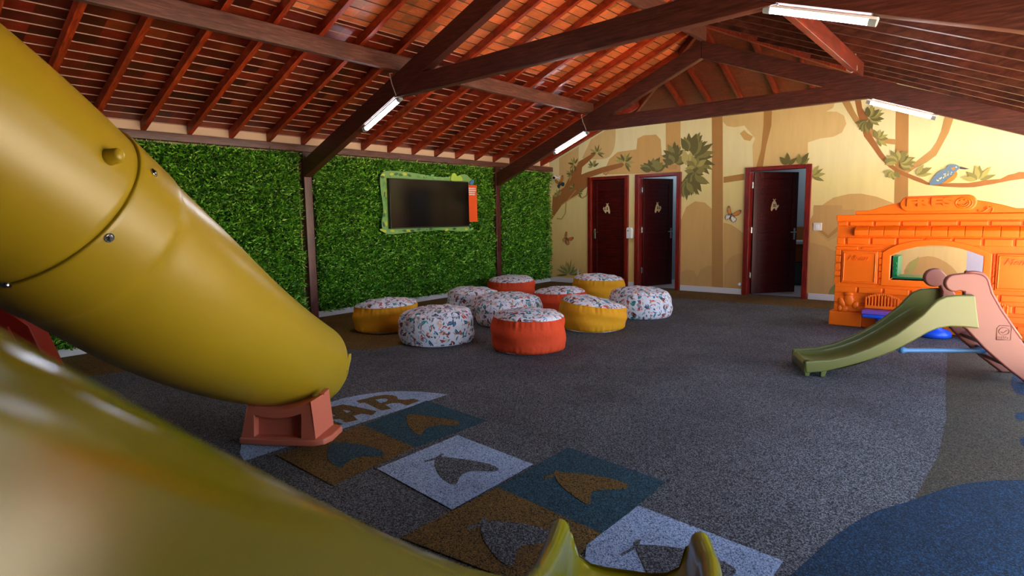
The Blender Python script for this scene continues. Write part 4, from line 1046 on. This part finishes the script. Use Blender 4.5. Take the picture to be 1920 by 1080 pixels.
# red toy panel glimpsed at the left edge, below the tube
rp = empty('red_play_panel', (.9, -9.75, 0), 0, 'red plastic toy with slanted side, glimpsed at the left edge under the tube slide', 'toy')
RP0 = Vector((1.05, -9.9, 0)); rd = (.64, .77)
P = [onv(px, py, RP0, rd) for px, py in ((-90, 560), (20, 594), (53, 612), (82, 672))]
dirn = ((P[3][0]-P[2][0])/(P[3][1]-P[2][1])); xb = P[3][0]-dirn*P[3][1]
outl = [(P[0][0], 0), (xb, 0), (P[2][0], P[2][1]), (P[1][0]-.02, P[1][1]+.05), (P[0][0], P[0][1]+.1)]
rn = Vector((-rd[1], rd[0], 0)); rdv = Vector((rd[0], rd[1], 0))
b = MB(); b.prism(outl, lambda a, c: RP0+rdv*a+Vector((0,0,c+.001)), lambda a, c: RP0+rdv*a+rn*.22+Vector((0,0,c+.001))); b.build('body', red_p, rp, bevel=.01)
b = MB(); b.beam(RP0+rdv*(xb-.16)+Vector((0,0,.002))-rn*.02, RP0+rdv*(P[2][0]-.16)+Vector((0,0,P[2][1]))-rn*.02, .02, .03); b.build('ridge', red_p, rp, bevel=.004)

# ------------------------------------------------------------------ orange toy snack stand
PY = -2.225
def pw(u, v, fr=None, y=PY):
    px, py = (u, v) if fr is None else (fr[0]+u/fr[2], fr[1]+v/fr[2])
    q = on(px, py, 1, y); return q.x, q.z
W5 = (1540, 340, 2.7); W6 = (1660, 360, 5.4)
XL = 5.985; XE = 8.02                       # the stand's left and right ends
ph = empty('toy_stand', ((XL+XE)/2, PY+.1, 0), 0, 'big bright orange toy snack stand with brick relief walls and an arched window', 'toy stand')
# wall slab with the arched window cut out
win = [pw(u, v, W5) for u, v in ((347,497),(349,374),(400,352),(480,332),(560,323),(620,324),(700,338),(760,356),(815,378),(812,512))]
zt = pw(100, 176, (1540, 340, 2.7))[1]
wx0, wx1 = win[0][0], win[-1][0]; wz0 = win[0][1]; wz1 = win[1][1]
arch = win[1:-1]; arch[0] = (wx0, arch[0][1]); arch[-1] = (wx1, arch[-1][1])
win = [(wx0, wz0)] + arch + [(wx1, wz0)]
b = MB(); T0, T1 = PY, PY+.16
def prism_y(mb, pts, y0, y1, mi=0): mb.prism(pts, lambda a, c: Vector((a, y0, c)), lambda a, c: Vector((a, y1, c)), mi)
b.box((XL, T0, .17), (wx0, T1, zt)); b.box((wx1, T0, .17), (XE, T1, zt)); b.box((wx0, T0, .17), (wx1, T1, wz0))
for (a, c), (d_, e) in zip(arch[:-1], arch[1:]): prism_y(b, [(a, c), (d_, e), (d_, zt), (a, zt)], T0, T1)
wall = b.build('wall', orange_p, ph, weld=False)
# wavy left edge bricks, brick courses in relief
def bricks(name, rects, th=.02, bev=.009):
    for (x0, z0, x1, z1) in rects:
        q = MB(); q.box((x0, PY-th, z0), (x1, PY+.002, z1)); q.build(name, orange_p, ph, bevel=bev, seg=2)
def course(v0, v1, us, xs=None):
    """brick relief: row between two heights at the left edge, joints at the given spots"""
    z1 = pw(100, v0, W5)[1]; z0 = pw(100, v1, W5)[1]
    X = [pw(u, v0, W5)[0] for u in us]; return [(a+.010, z0+.008, c-.010, z1-.006) for a, c in zip(X[:-1], X[1:])]
step = pw(400, 212, W5)[0]-pw(265, 212, W5)[0]
def row(vtop, vbot, first, n, stp, skip=None):
    z1 = pw(100, vtop, W5)[1]; z0 = pw(100, vbot, W5)[1]; out = []; x = first
    X = [XL-.012]
    while x < XE: X.append(x); x += stp
    X.append(XE)
    return [(a+.011, z0+.006, c-.011, z1-.006) for a, c in zip(X[:-1], X[1:]) if c-a > .05 and not (skip and skip(a, c))]
j1 = pw(140, 212, W5)[0]; st1 = (pw(975, 225, W5)[0]-j1)/6 if 0 else pw(269, 212, W5)[0]-j1
cut = lambda a, c: (a < wx1+.1 and c > wx0-.1)
R1 = row(202, 228, j1, 9, st1)
R2 = row(282, 320, j1-.02, 9, st1*.98)
bricks('brick', R1 + R2)
zz0 = pw(100, 325, W5)[1]; 
low = []
zr = [pw(100, v, W5)[1] for v in (328, 345, 375, 412, 450, 480, 518)]
jx = [XL-.012, pw(105,400,W5)[0]-.01]
for a, c in zip(zr[1:-1], zr[2:]):          # little bricks showing left of the menu board
    low.append((XL-.012, c+.006, jx[1], a-.004))
low.append((XL-.012, zr[1]+.004, pw(186, 335, W5)[0], zr[0]-.004)); low.append((pw(205,335,W5)[0], zr[1]+.012, wx0-.1, zr[0]-.004))
for k in range(5):                          # between menu board and window, both sides
    v0 = 355+k*34; z1_ = pw(290, v0, W5)[1]; z0_ = pw(290, v0+32, W5)[1]
    low.append((pw(286, v0, W5)[0]+.01, z0_, wx0-.075, z1_)); low.append((wx1+.085, z0_, pw(884, v0, W5)[0]-.01, z1_))
R3 = row(528, 562, pw(184, 545, W5)[0], 9, st1, None)
R4 = row(575, 612, pw(240, 590, W5)[0], 9, st1, lambda a, c: c < pw(225, 590, W5)[0]); R5 = row(622, 655, pw(305, 640, W5)[0], 9, st1, lambda a, c: c < pw(225, 590, W5)[0])
R6 = row(662, 700, pw(384, 680, W5)[0], 9, st1, lambda a, c: a < pw(225, 590, W5)[0])
bricks('brick', low + R3 + R4 + R5 + R6)
# cornice, roof board, awning roll, base, frame, menus, sign
zc = zt; b = MB(); b.box((XL-.015, PY-.03, pw(90,200,W5)[1]), (XE+.02, PY+.17, pw(90,170,W5)[1])); b.build('cornice', orange_p, ph, bevel=.012, seg=3)
cr = [pw(u, v, W5) for u, v in ((174,165),(172,150),(245,147),(300,130),(370,112),(430,100))]
xm = pw(595, 110, W5)[0]; zb_ = cr[0][1]-.01
right = [(2*xm-x, z) for x, z in cr[::-1]]
b = MB(); prism_y(b, [(cr[0][0], zb_)] + cr[1:] + [(xm-.2, cr[-1][1]+.01), (xm+.2, cr[-1][1]+.01)] + right[:-1] + [(min(right[-1][0], XE), zb_)], PY-.012, PY+.12); b.build('roof_board', orange_p, ph, bevel=.01, seg=3)
sx0, sz0 = pw(150, 200, W6)[0], pw(400, 195, W6)[1]; sx1, sz1 = pw(925, 195, W6)[0], pw(400, 38, W6)[1]
hr = (sz1-sz0)/2; P = []
for k in range(13): a = PI/2+PI*k/12; P.append((sx0+hr+hr*math.cos(a), sz0+hr+hr*math.sin(a)))
for k in range(13): a = -PI/2+PI*k/12; P.append((sx1-hr+hr*math.cos(a), sz0+hr+hr*math.sin(a)))
b = MB(); prism_y(b, P, PY-.06, PY+.03); sign = b.build('name_sign', orange_p, ph, bevel=.015, seg=3)
def text(body, name, m, parent, origin, height, width, y, depth, shear=0, bold=.0):
    cu = bpy.data.curves.new('txt', 'FONT'); cu.body = body; cu.size = 1; cu.extrude = .5; cu.shear = shear; cu.offset = bold; cu.resolution_u = 4
    ob = bpy.data.objects.new('txt', cu); link(ob); dg = bpy.context.evaluated_depsgraph_get(); me = bpy.data.meshes.new_from_object(ob.evaluated_get(dg))
    bpy.data.objects.remove(ob); bpy.data.curves.remove(cu)
    co = np.zeros(len(me.vertices)*3); me.vertices.foreach_get('co', co); co = co.reshape(-1, 3)
    mn, mx = co.min(0), co.max(0); inv = world_inv(parent)
    for v in me.vertices:
        x = origin[0]+(v.co.x-mn[0])/(mx[0]-mn[0])*width; z = origin[1]+(v.co.y-mn[1])/(mx[1]-mn[1])*height
        v.co = inv @ Vector((x, y-depth/2-v.co.z*depth, z))
    me.materials.clear(); me.materials.append(m); o = bpy.data.objects.new(name, me); link(o); o.parent = parent; return o
tx0, tz0 = pw(225, 155, W6)[0], pw(225, 152, W6)[1]; tx1, tz1 = pw(695, 150, W6)[0], pw(225, 66, W6)[1]
text('FRES', 'raised_letters', orange_p, sign, (tx0, tz0), tz1-tz0, tx1-tx0, PY-.058, .026, bold=.05)
ox, oz = pw(785, 110, W6); orr = (pw(785, 65, W6)[1]-pw(785, 155, W6)[1])/2
b = MB()
def ring_y(mb, cx_, cz_, r0, th, y, n=40, k1=1.0, ex_=1.25):
    mb.tube([(cx_+r0*ex_*math.cos(2*PI*i/n), y, cz_+r0*math.sin(2*PI*i/n)*k1) for i in range(n+1)], th, 8, cap=False)
ring_y(b, ox, oz, orr, .008, PY-.062); ring_y(b, ox+.012, oz-.002, orr*1.22, .007, PY-.06)
b.tube([(ox-.05, PY-.063, oz-.012), (ox-.02, PY-.066, oz-.03), (ox+.02, PY-.066, oz-.028), (ox+.05, PY-.063, oz+.0)], .007, 6)
b.tube([(ox-.03, PY-.063, oz+.022), (ox-.018, PY-.066, oz+.03), (ox-.008, PY-.063, oz+.02)], .006, 6); b.tube([(ox+.01, PY-.063, oz+.028), (ox+.024, PY-.066, oz+.035), (ox+.036, PY-.063, oz+.022)], .006, 6)
b.build('raised_letters', orange_p, sign, smooth=True)
P = [pw(u, v, W6) for u, v in ((935,180),(950,200),(980,203),(1010,190),(1040,165),(1070,150),(1092,165),(1085,190),(1065,203))]
b = MB(); b.tube([(a, PY-.016, c) for a, c in P], .008, 8); b.tube([(a, PY-.016, c) for a, c in [pw(u, v, W6) for u, v in ((1000,168),(1030,150),(1045,160))]], .007, 8); b.build('swirl_relief', orange_p, ph, smooth=True)
az0, az1 = pw(180, 278, W5)[1], pw(180, 228, W5)[1]; axs = pw(174, 250, W5)[0]
b = MB(); prof_ = [(-.002, az1), (-.05, az1-.012), (-.085, az1-.045), (-.09, az0+.02), (-.075, az0+.003), (-.002, az0)]
n_seg = 20; seg_w = pw(322, 250, W5)[0]-pw(247, 250, W5)[0]; x = axs; 
while x < XE:
    x2 = min(x+seg_w, XE)
    b.prism(prof_, lambda a, c, x=x: Vector((x+.0015, PY+a, c)), lambda a, c, x2=x2: Vector((x2-.0015, PY+a, c))); x = x2
b.build('awning_roll', orange_p, ph, bevel=.004, seg=1)
b = MB(); b.box((XL-.05, PY-.035, 0), (pw(205, 700, W5)[0], PY+.2, .175)); b.box((pw(205, 700, W5)[0], PY-.0, 0), (XE, PY+.2, .17)); b.build('base', orange_p, ph, bevel=.012, seg=3)
# window frame
fo = [pw(u, v, W5) for u, v in ((303,520),(308,360),(350,335),(400,315),(470,300),(560,293),(650,300),(730,315),(800,335),(862,368),(858,545))]
fo[0] = (fo[0][0], fo[0][1]); ox0 = (fo[0][0]+fo[1][0])/2; ox1 = (fo[-1][0]+fo[-2][0])/2
zlo = wz0-.075
fo = [(ox0, zlo), (ox0, fo[1][1])] + fo[2:-2] + [(ox1, fo[-2][1]), (ox1, zlo)]
fi = [(wx0, wz0), (wx0, arch[0][1])] + arch[1:-1] + [(wx1, arch[-1][1]), (wx1, wz0)]
b = MB(); n1 = len(fo); n2 = len(fi)
def resample(P, n):
    L = [0]
    for a, c in zip(P[:-1], P[1:]): L.append(L[-1]+math.hypot(c[0]-a[0], c[1]-a[1]))
    return [(float(np.interp(L[-1]*i/(n-1), L, [p[0] for p in P])), float(np.interp(L[-1]*i/(n-1), L, [p[1] for p in P]))) for i in range(n)]
A1 = [fo[0]]+resample(fo[1:-1], 24)+[fo[-1]]; A2 = [fi[0]]+resample(fi[1:-1], 24)+[fi[-1]]; n = len(A1)
V = [Vector((a, PY-.03, c)) for a, c in A1]+[Vector((a, PY-.03, c)) for a, c in A2]+[Vector((a, PY+.0, c)) for a, c in A1]+[Vector((a, PY+.165, c)) for a, c in A2]
fs = []
for i in range(n):
    j = (i+1) % n; fs += [(i, n+i, n+j, j), (i, j, 2*n+j, 2*n+i), (n+i, 3*n+i, 3*n+j, n+j)]
b.add(V, fs); b.build('window_frame', orange_p, ph, bevel=.008, seg=2, weld=True)
# menu boards
def menu(x0, z0, x1, z1):
    q = MB(); q.box((x0, PY-.03, z0), (x1, PY, z1)); mo = q.build('menu_board', orange_p, ph, bevel=.008)
    q = MB(); t_ = .022
    for a, c in (((x0+.018, z1-.03-t_*.2), (x1-.018, z1-.018)), ((x0+.018, z0+.018), (x1-.018, z0+.03)), ((x0+.018, z0+.018), (x0+.03, z1-.018)), ((x1-.03, z0+.018), (x1-.018, z1-.018))):
        q.box((a[0], PY-.04, a[1]), (c[0], PY-.028, c[1]))
    q.build('raised_border', orange_p, mo, bevel=.005)
    text('Menu', 'raised_lettering', orange_p, mo, (x0+.07, z1-.115), .065, (x1-x0)-.16, PY-.029, .012, shear=.5, bold=.0)
mx0, mx1 = pw(104, 440, W5)[0], pw(286, 440, W5)[0]; mz1, mz0 = pw(110, 350, W5)[1], pw(110, 512, W5)[1]
menu(mx0, mz0, mx1, mz1)
mx2 = pw(884, 440, W5)[0]; menu(mx2, mz0, min(mx2+(mx1-mx0), XE-.02), mz1)
# rounded leaf relief near the lower left corner
b = MB()
for (u, v, w, h, r_) in ((140, 600, 34, 46, .1), (105, 612, 22, 40, .4), (175, 625, 22, 30, -.3), (140, 570, 30, 16, 0), (118, 648, 26, 24, .6), (95, 640, 16, 26, 0)):
    cx_, cz_ = pw(u, v, W5); sc = .0023; N2 = 18; V = []
    for lay, (k, dy) in enumerate(((1, 0), (.88, -.026), (.5, -.036))):
        for i in range(N2):
            a = 2*PI*i/N2; ex_, ez_ = w*sc*k*math.cos(a)*.8, h*sc*k*math.sin(a)*.8
            V.append((cx_+ex_*math.cos(r_)-ez_*math.sin(r_), PY+dy, cz_+ex_*math.sin(r_)+ez_*math.cos(r_)))
    b.add(V, [(l*N2+i, l*N2+(i+1) % N2, (l+1)*N2+(i+1) % N2, (l+1)*N2+i) for l in range(2) for i in range(N2)]+[[2*N2+i for i in range(N2)]])
b.build('leaf_relief', orange_p, ph, smooth=True)
# green play kitchen seen through the window
gk = empty('play_kitchen', (6.95, -1.8, 0), 0, 'green plastic play kitchen counter behind the arched window of the orange stand', 'toy kitchen')
kz = pw(347, 490, W5)[1]
b = MB(); b.box((wx0-.35, PY+.172, kz-.12), (wx1+.05, PY+.55, kz+.005)); b.build('counter', green_p, gk, bevel=.008)
b = MB(); b.box((wx0-.35, PY+.2, 0), (wx1+.0, PY+.5, kz-.12)); b.build('cabinet', green_p, gk, bevel=.01)
q0 = on(1540+345/2.7, 340+370/2.7, 1, PY+.35); q1 = on(1540+412/2.7, 340+370/2.7, 1, PY+.35); 
b = MB(); b.box((wx0-.35, PY+.2, kz+.005), (q1.x-.02, PY+.5, q0.z-.01)); b.build('shelf_unit', green_p, gk, bevel=.01)
b = MB()
for r_ in range(3):
    for c_ in range(4): b.box((q1.x-.07-.05*c_, PY+.188, kz+.03+.055*r_), (q1.x-.035-.05*c_, PY+.202, kz+.065+.055*r_))
b.build('button_rows', green_p, gk, bevel=.004)
# fold-out seats with slatted backs in front of the stand
def seat(x0, x1, zb, zt2, zs, label):
    s_ = empty('toy_chair', ((x0+x1)/2, PY-.15, 0), 0, label, 'toy seat', 'seats in front of the orange stand')
    w = x1-x0; N3 = 10; h = zt2-zb
    def top(x): k = (x-x0)/w; return zb+h*(.72+.28*math.sin(PI*min(max(k, .0), 1))) 
    b = MB(); n = 11; sw_ = w/(n*2-1+2)
    y0, y1 = PY-.085, PY-.05
    b.box((x0, y0, zb-.01), (x1, y1, zb+.03)); xs = x0
    for i in range(n):
        xa = x0+(w-sw_*1.2)*i/(n-1); b.box((xa, y0, zb+.02), (xa+sw_*1.2, y1, top(xa+sw_/2)-.02))
    for i in range(16):
        xa, xb = x0+w*i/16, x0+w*(i+1)/16
        prism_y(b, [(xa, top(xa)-.03), (xb, top(xb)-.03), (xb, top(xb)), (xa, top(xa))], y0-.004, y1+.004)
    b.box((x0, y1-.005, zb), (x1, PY-.012, zb+.03)); b.build('slatted_back', orange_p, s_, bevel=.004, seg=1)
    b = MB(); b.box((x0-.01, PY-.24, zs), (x1+.01, PY-.052, zs+.045)); b.build('seat_edge', purple_p, s_, bevel=.01)
    b = MB(); b.box((x0, PY-.24, zs-.04), (x1, PY-.06, zs)); b.build('seat_pan', blue_p, s_, bevel=.012)
    cxm = (x0+x1)/2; b = MB(); b.lathe([(0,.001),(.09,.001),(.10,.015),(.085,.05),(.08,.10),(.08,zs-.07),(.11,zs-.042),(0,zs-.042)], (cxm+.04, PY-.14, 0), 28); b.build('pedestal', blue_p, s_, smooth=True)
yb_ = PY-.085
ax, az = pw(219, 640, W5, yb_); bx_, bz = pw(390, 650, W5, yb_); tzp = pw(300, 567, W5, yb_)[1]
seat(ax, bx_, az+.005, tzp, az-.055, 'blue and purple toy seat with an orange slatted back, left of the green slide top')
a2 = pw(800, 640, W5, yb_)[0]; b2 = pw(947, 640, W5, yb_)[0]
seat(b2-(bx_-ax), b2, az+.005, tzp, az-.055, 'toy seat with an orange slatted back, mostly hidden behind the pink ladder of the slide')
bt = on(1772, 612, 1, PY-.45)
tb_ = empty('toy_table', (7.0, PY-.235, 0), 0, 'round bright blue toy table foot showing under the green slide top', 'toy table')
b = MB(); cxt, cyt = on(1752, 630, 2, 0).x, PY-.2

b.lathe([(0,.001),(.14,.001),(.16,.015),(.16,.05),(.14,.075),(.07,.10),(.06,.30),(.15,.34),(0,.34)], (cxt, cyt, 0), 32); b.build('pedestal', blue_p, tb_, smooth=True)
b = MB(); b.lathe([(0,.34),(.19,.34),(.21,.355),(.205,.38),(0,.385)], (cxt, cyt, 0), 32); b.build('table_top', blue_p, tb_, smooth=True)

# ------------------------------------------------------------------ small green slide with pink ladder
FN = Vector((6.352, -5.035, 0)); FF = Vector((6.126, -4.588, 0)); LD = Vector((.8944, .4472, 0)); LS = Vector((-.4472, .8944, 0)); WS = (FF-FN).dot(LS)
ms = empty('toddler_slide', (FN+FF)/2, 0, 'small olive green toddler slide with a dusty pink ladder, in front of the orange stand', 'slide')
def LP(s, z, l): return FN + LD*s + LS*l + Vector((0,0,z))
rail = [(-.01,.128),(.05,.142),(.2,.158),(.34,.2),(.48,.265),(.58,.325),(.676,.39),(.76,.465),(.862,.56),(.91,.625),(.96,.68),(1.02,.712),(1.10,.722),(1.225,.724)]
lowr = [(1.272,.452),(1.16,.462),(1.059,.462),(.98,.445),(.909,.41),(.809,.338),(.672,.25),(.55,.19),(.421,.138),(.28,.09),(.15,.05),(.0,.03)]
bed = [(-.01,.10),(.1,.085),(.25,.10),(.4,.145),(.55,.215),(.676,.295),(.8,.39),(.9,.47),(.98,.52),(1.06,.54),(1.25,.545)]
def side_wall(l0, l1):
    q = MB(); q.prism(rail+lowr, lambda a, c: LP(a, c, l0), lambda a, c: LP(a, c, l1)); return q.build('side_wall', olive_p, ms, bevel=.014, seg=3)
side_wall(-.01, .035); side_wall(WS-.035, WS+.01)
q = MB(); V = []; 
cs_ = [(.03, .045), (.05, .015), (.085, .0), (WS/2, -.006), (WS-.085, .0), (WS-.05, .015), (WS-.03, .045)]
bt_ = [(float(s), float(np.interp(s, [p[0] for p in bed], [p[1] for p in bed]))) for s in np.linspace(-.01, 1.25, 40)]
m_ = len(cs_)
for s, z in bt_: V += [LP(s, z+dz, l) for l, dz in cs_]
for s, z in bt_: V += [LP(s, max(z-.035, .004), l) for l, dz in cs_]
nb = len(bt_); fs = [(i*m_+k, (i+1)*m_+k, (i+1)*m_+k+1, i*m_+k+1) for i in range(nb-1) for k in range(m_-1)]
fs += [(nb*m_+i*m_+k, nb*m_+i*m_+k+1, nb*m_+(i+1)*m_+k+1, nb*m_+(i+1)*m_+k) for i in range(nb-1) for k in range(m_-1)]
fs += [(k, k+1, nb*m_+k+1, nb*m_+k) for k in range(m_-1)]
q.add(V, fs); q.build('chute', olive_p, ms, smooth=True)
q = MB(); q.prism([(-.012,.03),(-.012,.10),(.03,.118),(.05,.1),(.05,.03)], lambda a, c: LP(a, c, 0), lambda a, c: LP(a, c, WS)); q.build('front_lip', olive_p, ms, bevel=.01, seg=3)
for l in (.0, WS-.05):
    for s in (-.005, .12):
        q = MB(); q.prism([(s,.001),(s+.035,.001),(s+.05,.06),(s-.0,.06)], lambda a, c: LP(a, c, l), lambda a, c: LP(a, c, l+.05)); q.build('foot', olive_p, ms, bevel=.008)
# ladder sides with round grab handles
def arcp(cx_, cz_, r_, a0, a1, n=8): return [(cx_+r_*math.cos(math.radians(a0+(a1-a0)*k/n)), cz_+r_*math.sin(math.radians(a0+(a1-a0)*k/n))) for k in range(n+1)]
lad = arcp(1.095,.815,.072,300,95,9) + [(1.16,.895),(1.22,.897)] + arcp(1.235,.80,.092,80,20,4) + [(1.352,.735),(1.425,.605),(1.50,.49),(1.578,.374),(1.70,.20),(1.835,.02),(1.82,.0),(1.66,.0),(1.50,.13),(1.334,.284),(1.20,.435),(1.165,.46),(1.165,.745)]
lad = [(float(a), max(float(c), .001)) for a, c in lad]
lad_far = arcp(1.105,.82,.082,300,60,12) + [(1.19,.845),(1.235,.77),(1.262,.69),(1.34,.58),(1.44,.43),(1.55,.28),(1.67,.12),(1.76,.001),(1.66,.001),(1.50,.13),(1.334,.284),(1.20,.435),(1.165,.46),(1.165,.70)]
for l0, l1 in ((.03, .085), (WS-.085, WS-.03)):
    q = MB(); q.prism(lad if l0 < .05 else lad_far, lambda a, c: LP(a, c, l0), lambda a, c: LP(a, c, l1)); lo_ = q.build('ladder_side', rose_p, ms, bevel=.014, seg=3)
    if l0 < .05:
        q = MB(); ed = [(1.16,.902),(1.22,.903)] + arcp(1.235,.805,.096,80,20,4) + [(1.358,.735),(1.431,.605),(1.506,.49),(1.584,.374)]
        q.tube([LP(a, c, l0+.012) for a, c in ed], .012, 8); q.build('rim_bead', rose_p, lo_, smooth=True)
        bg_ = [(1.43,.36),(1.43,.455),(1.445,.475),(1.52,.475),(1.53,.46),(1.53,.36)]
        bg_ = [(a-.02, c) for a, c in bg_]; 
        q = MB(); q.tube([LP(a, c, l0-.001) for a, c in bg_+[bg_[0]]], .003, 6)
        q.tube([LP(1.46+.036*math.cos(a), .43+.03*math.sin(a), l0-.001) for a in [2*PI*k/24 for k in range(25)]], .003, 6, cap=False)
        q.tube([LP(1.44, .425, l0-.001), LP(1.455, .415, l0-.001), LP(1.47, .43, l0-.001), LP(1.482, .437, l0-.001)], .003, 6)
        lg = q.build('embossed_badge', rose_p, lo_, smooth=True)
        # embossed word under the badge
        cu = bpy.data.curves.new('t', 'FONT'); cu.body = 'FRESO'; cu.size = .028; cu.extrude = .0025; cu.offset = .0006; ob = bpy.data.objects.new('t', cu); link(ob)
        me = bpy.data.meshes.new_from_object(ob.evaluated_get(bpy.context.evaluated_depsgraph_get())); bpy.data.objects.remove(ob); inv = world_inv(lg)
        for v in me.vertices: v.co = inv @ LP(1.413+v.co.x*1.0, .368+v.co.y, l0-.001-v.co.z)
        me.materials.clear(); me.materials.append(rose_p); ob = bpy.data.objects.new('embossed_word', me); link(ob); ob.parent = lg
# steps
for i, (s, z) in enumerate(((1.27,.50),(1.42,.33),(1.57,.165))):
    q = MB(); q.prism([(s-.07,z-.03),(s+.06,z-.03),(s+.09,z-.01),(s+.09,z+.02),(s-.02,z+.03),(s-.10,z+.01)], lambda a, c: LP(a, c, .08), lambda a, c: LP(a, c, WS-.08)); q.build('step', rose_p, ms, bevel=.012, seg=3)
q = MB(); lb = [LP(.80,.205,WS*.5), LP(.83,.205,WS*.5), LP(.86,.205,WS*.5), LP(1.36,.222,WS*.5), LP(1.40,.224,WS*.5), LP(1.46,.226,WS*.5)]
q.tube(lb, [.026,.03,.019,.019,.03,.03], 12); q.build('brace_bar', steelblue_p, ms, smooth=True, bevel=0)
for pa_ in ([LP(1.46,.226,.08), LP(1.46,.226,WS-.08)], [LP(.80,.205,WS*.5), LP(.80,.205,WS-.03)]):
    q = MB(); q.tube(pa_, .014, 10); q.build('cross_rod', steelblue_p, ms, smooth=True)
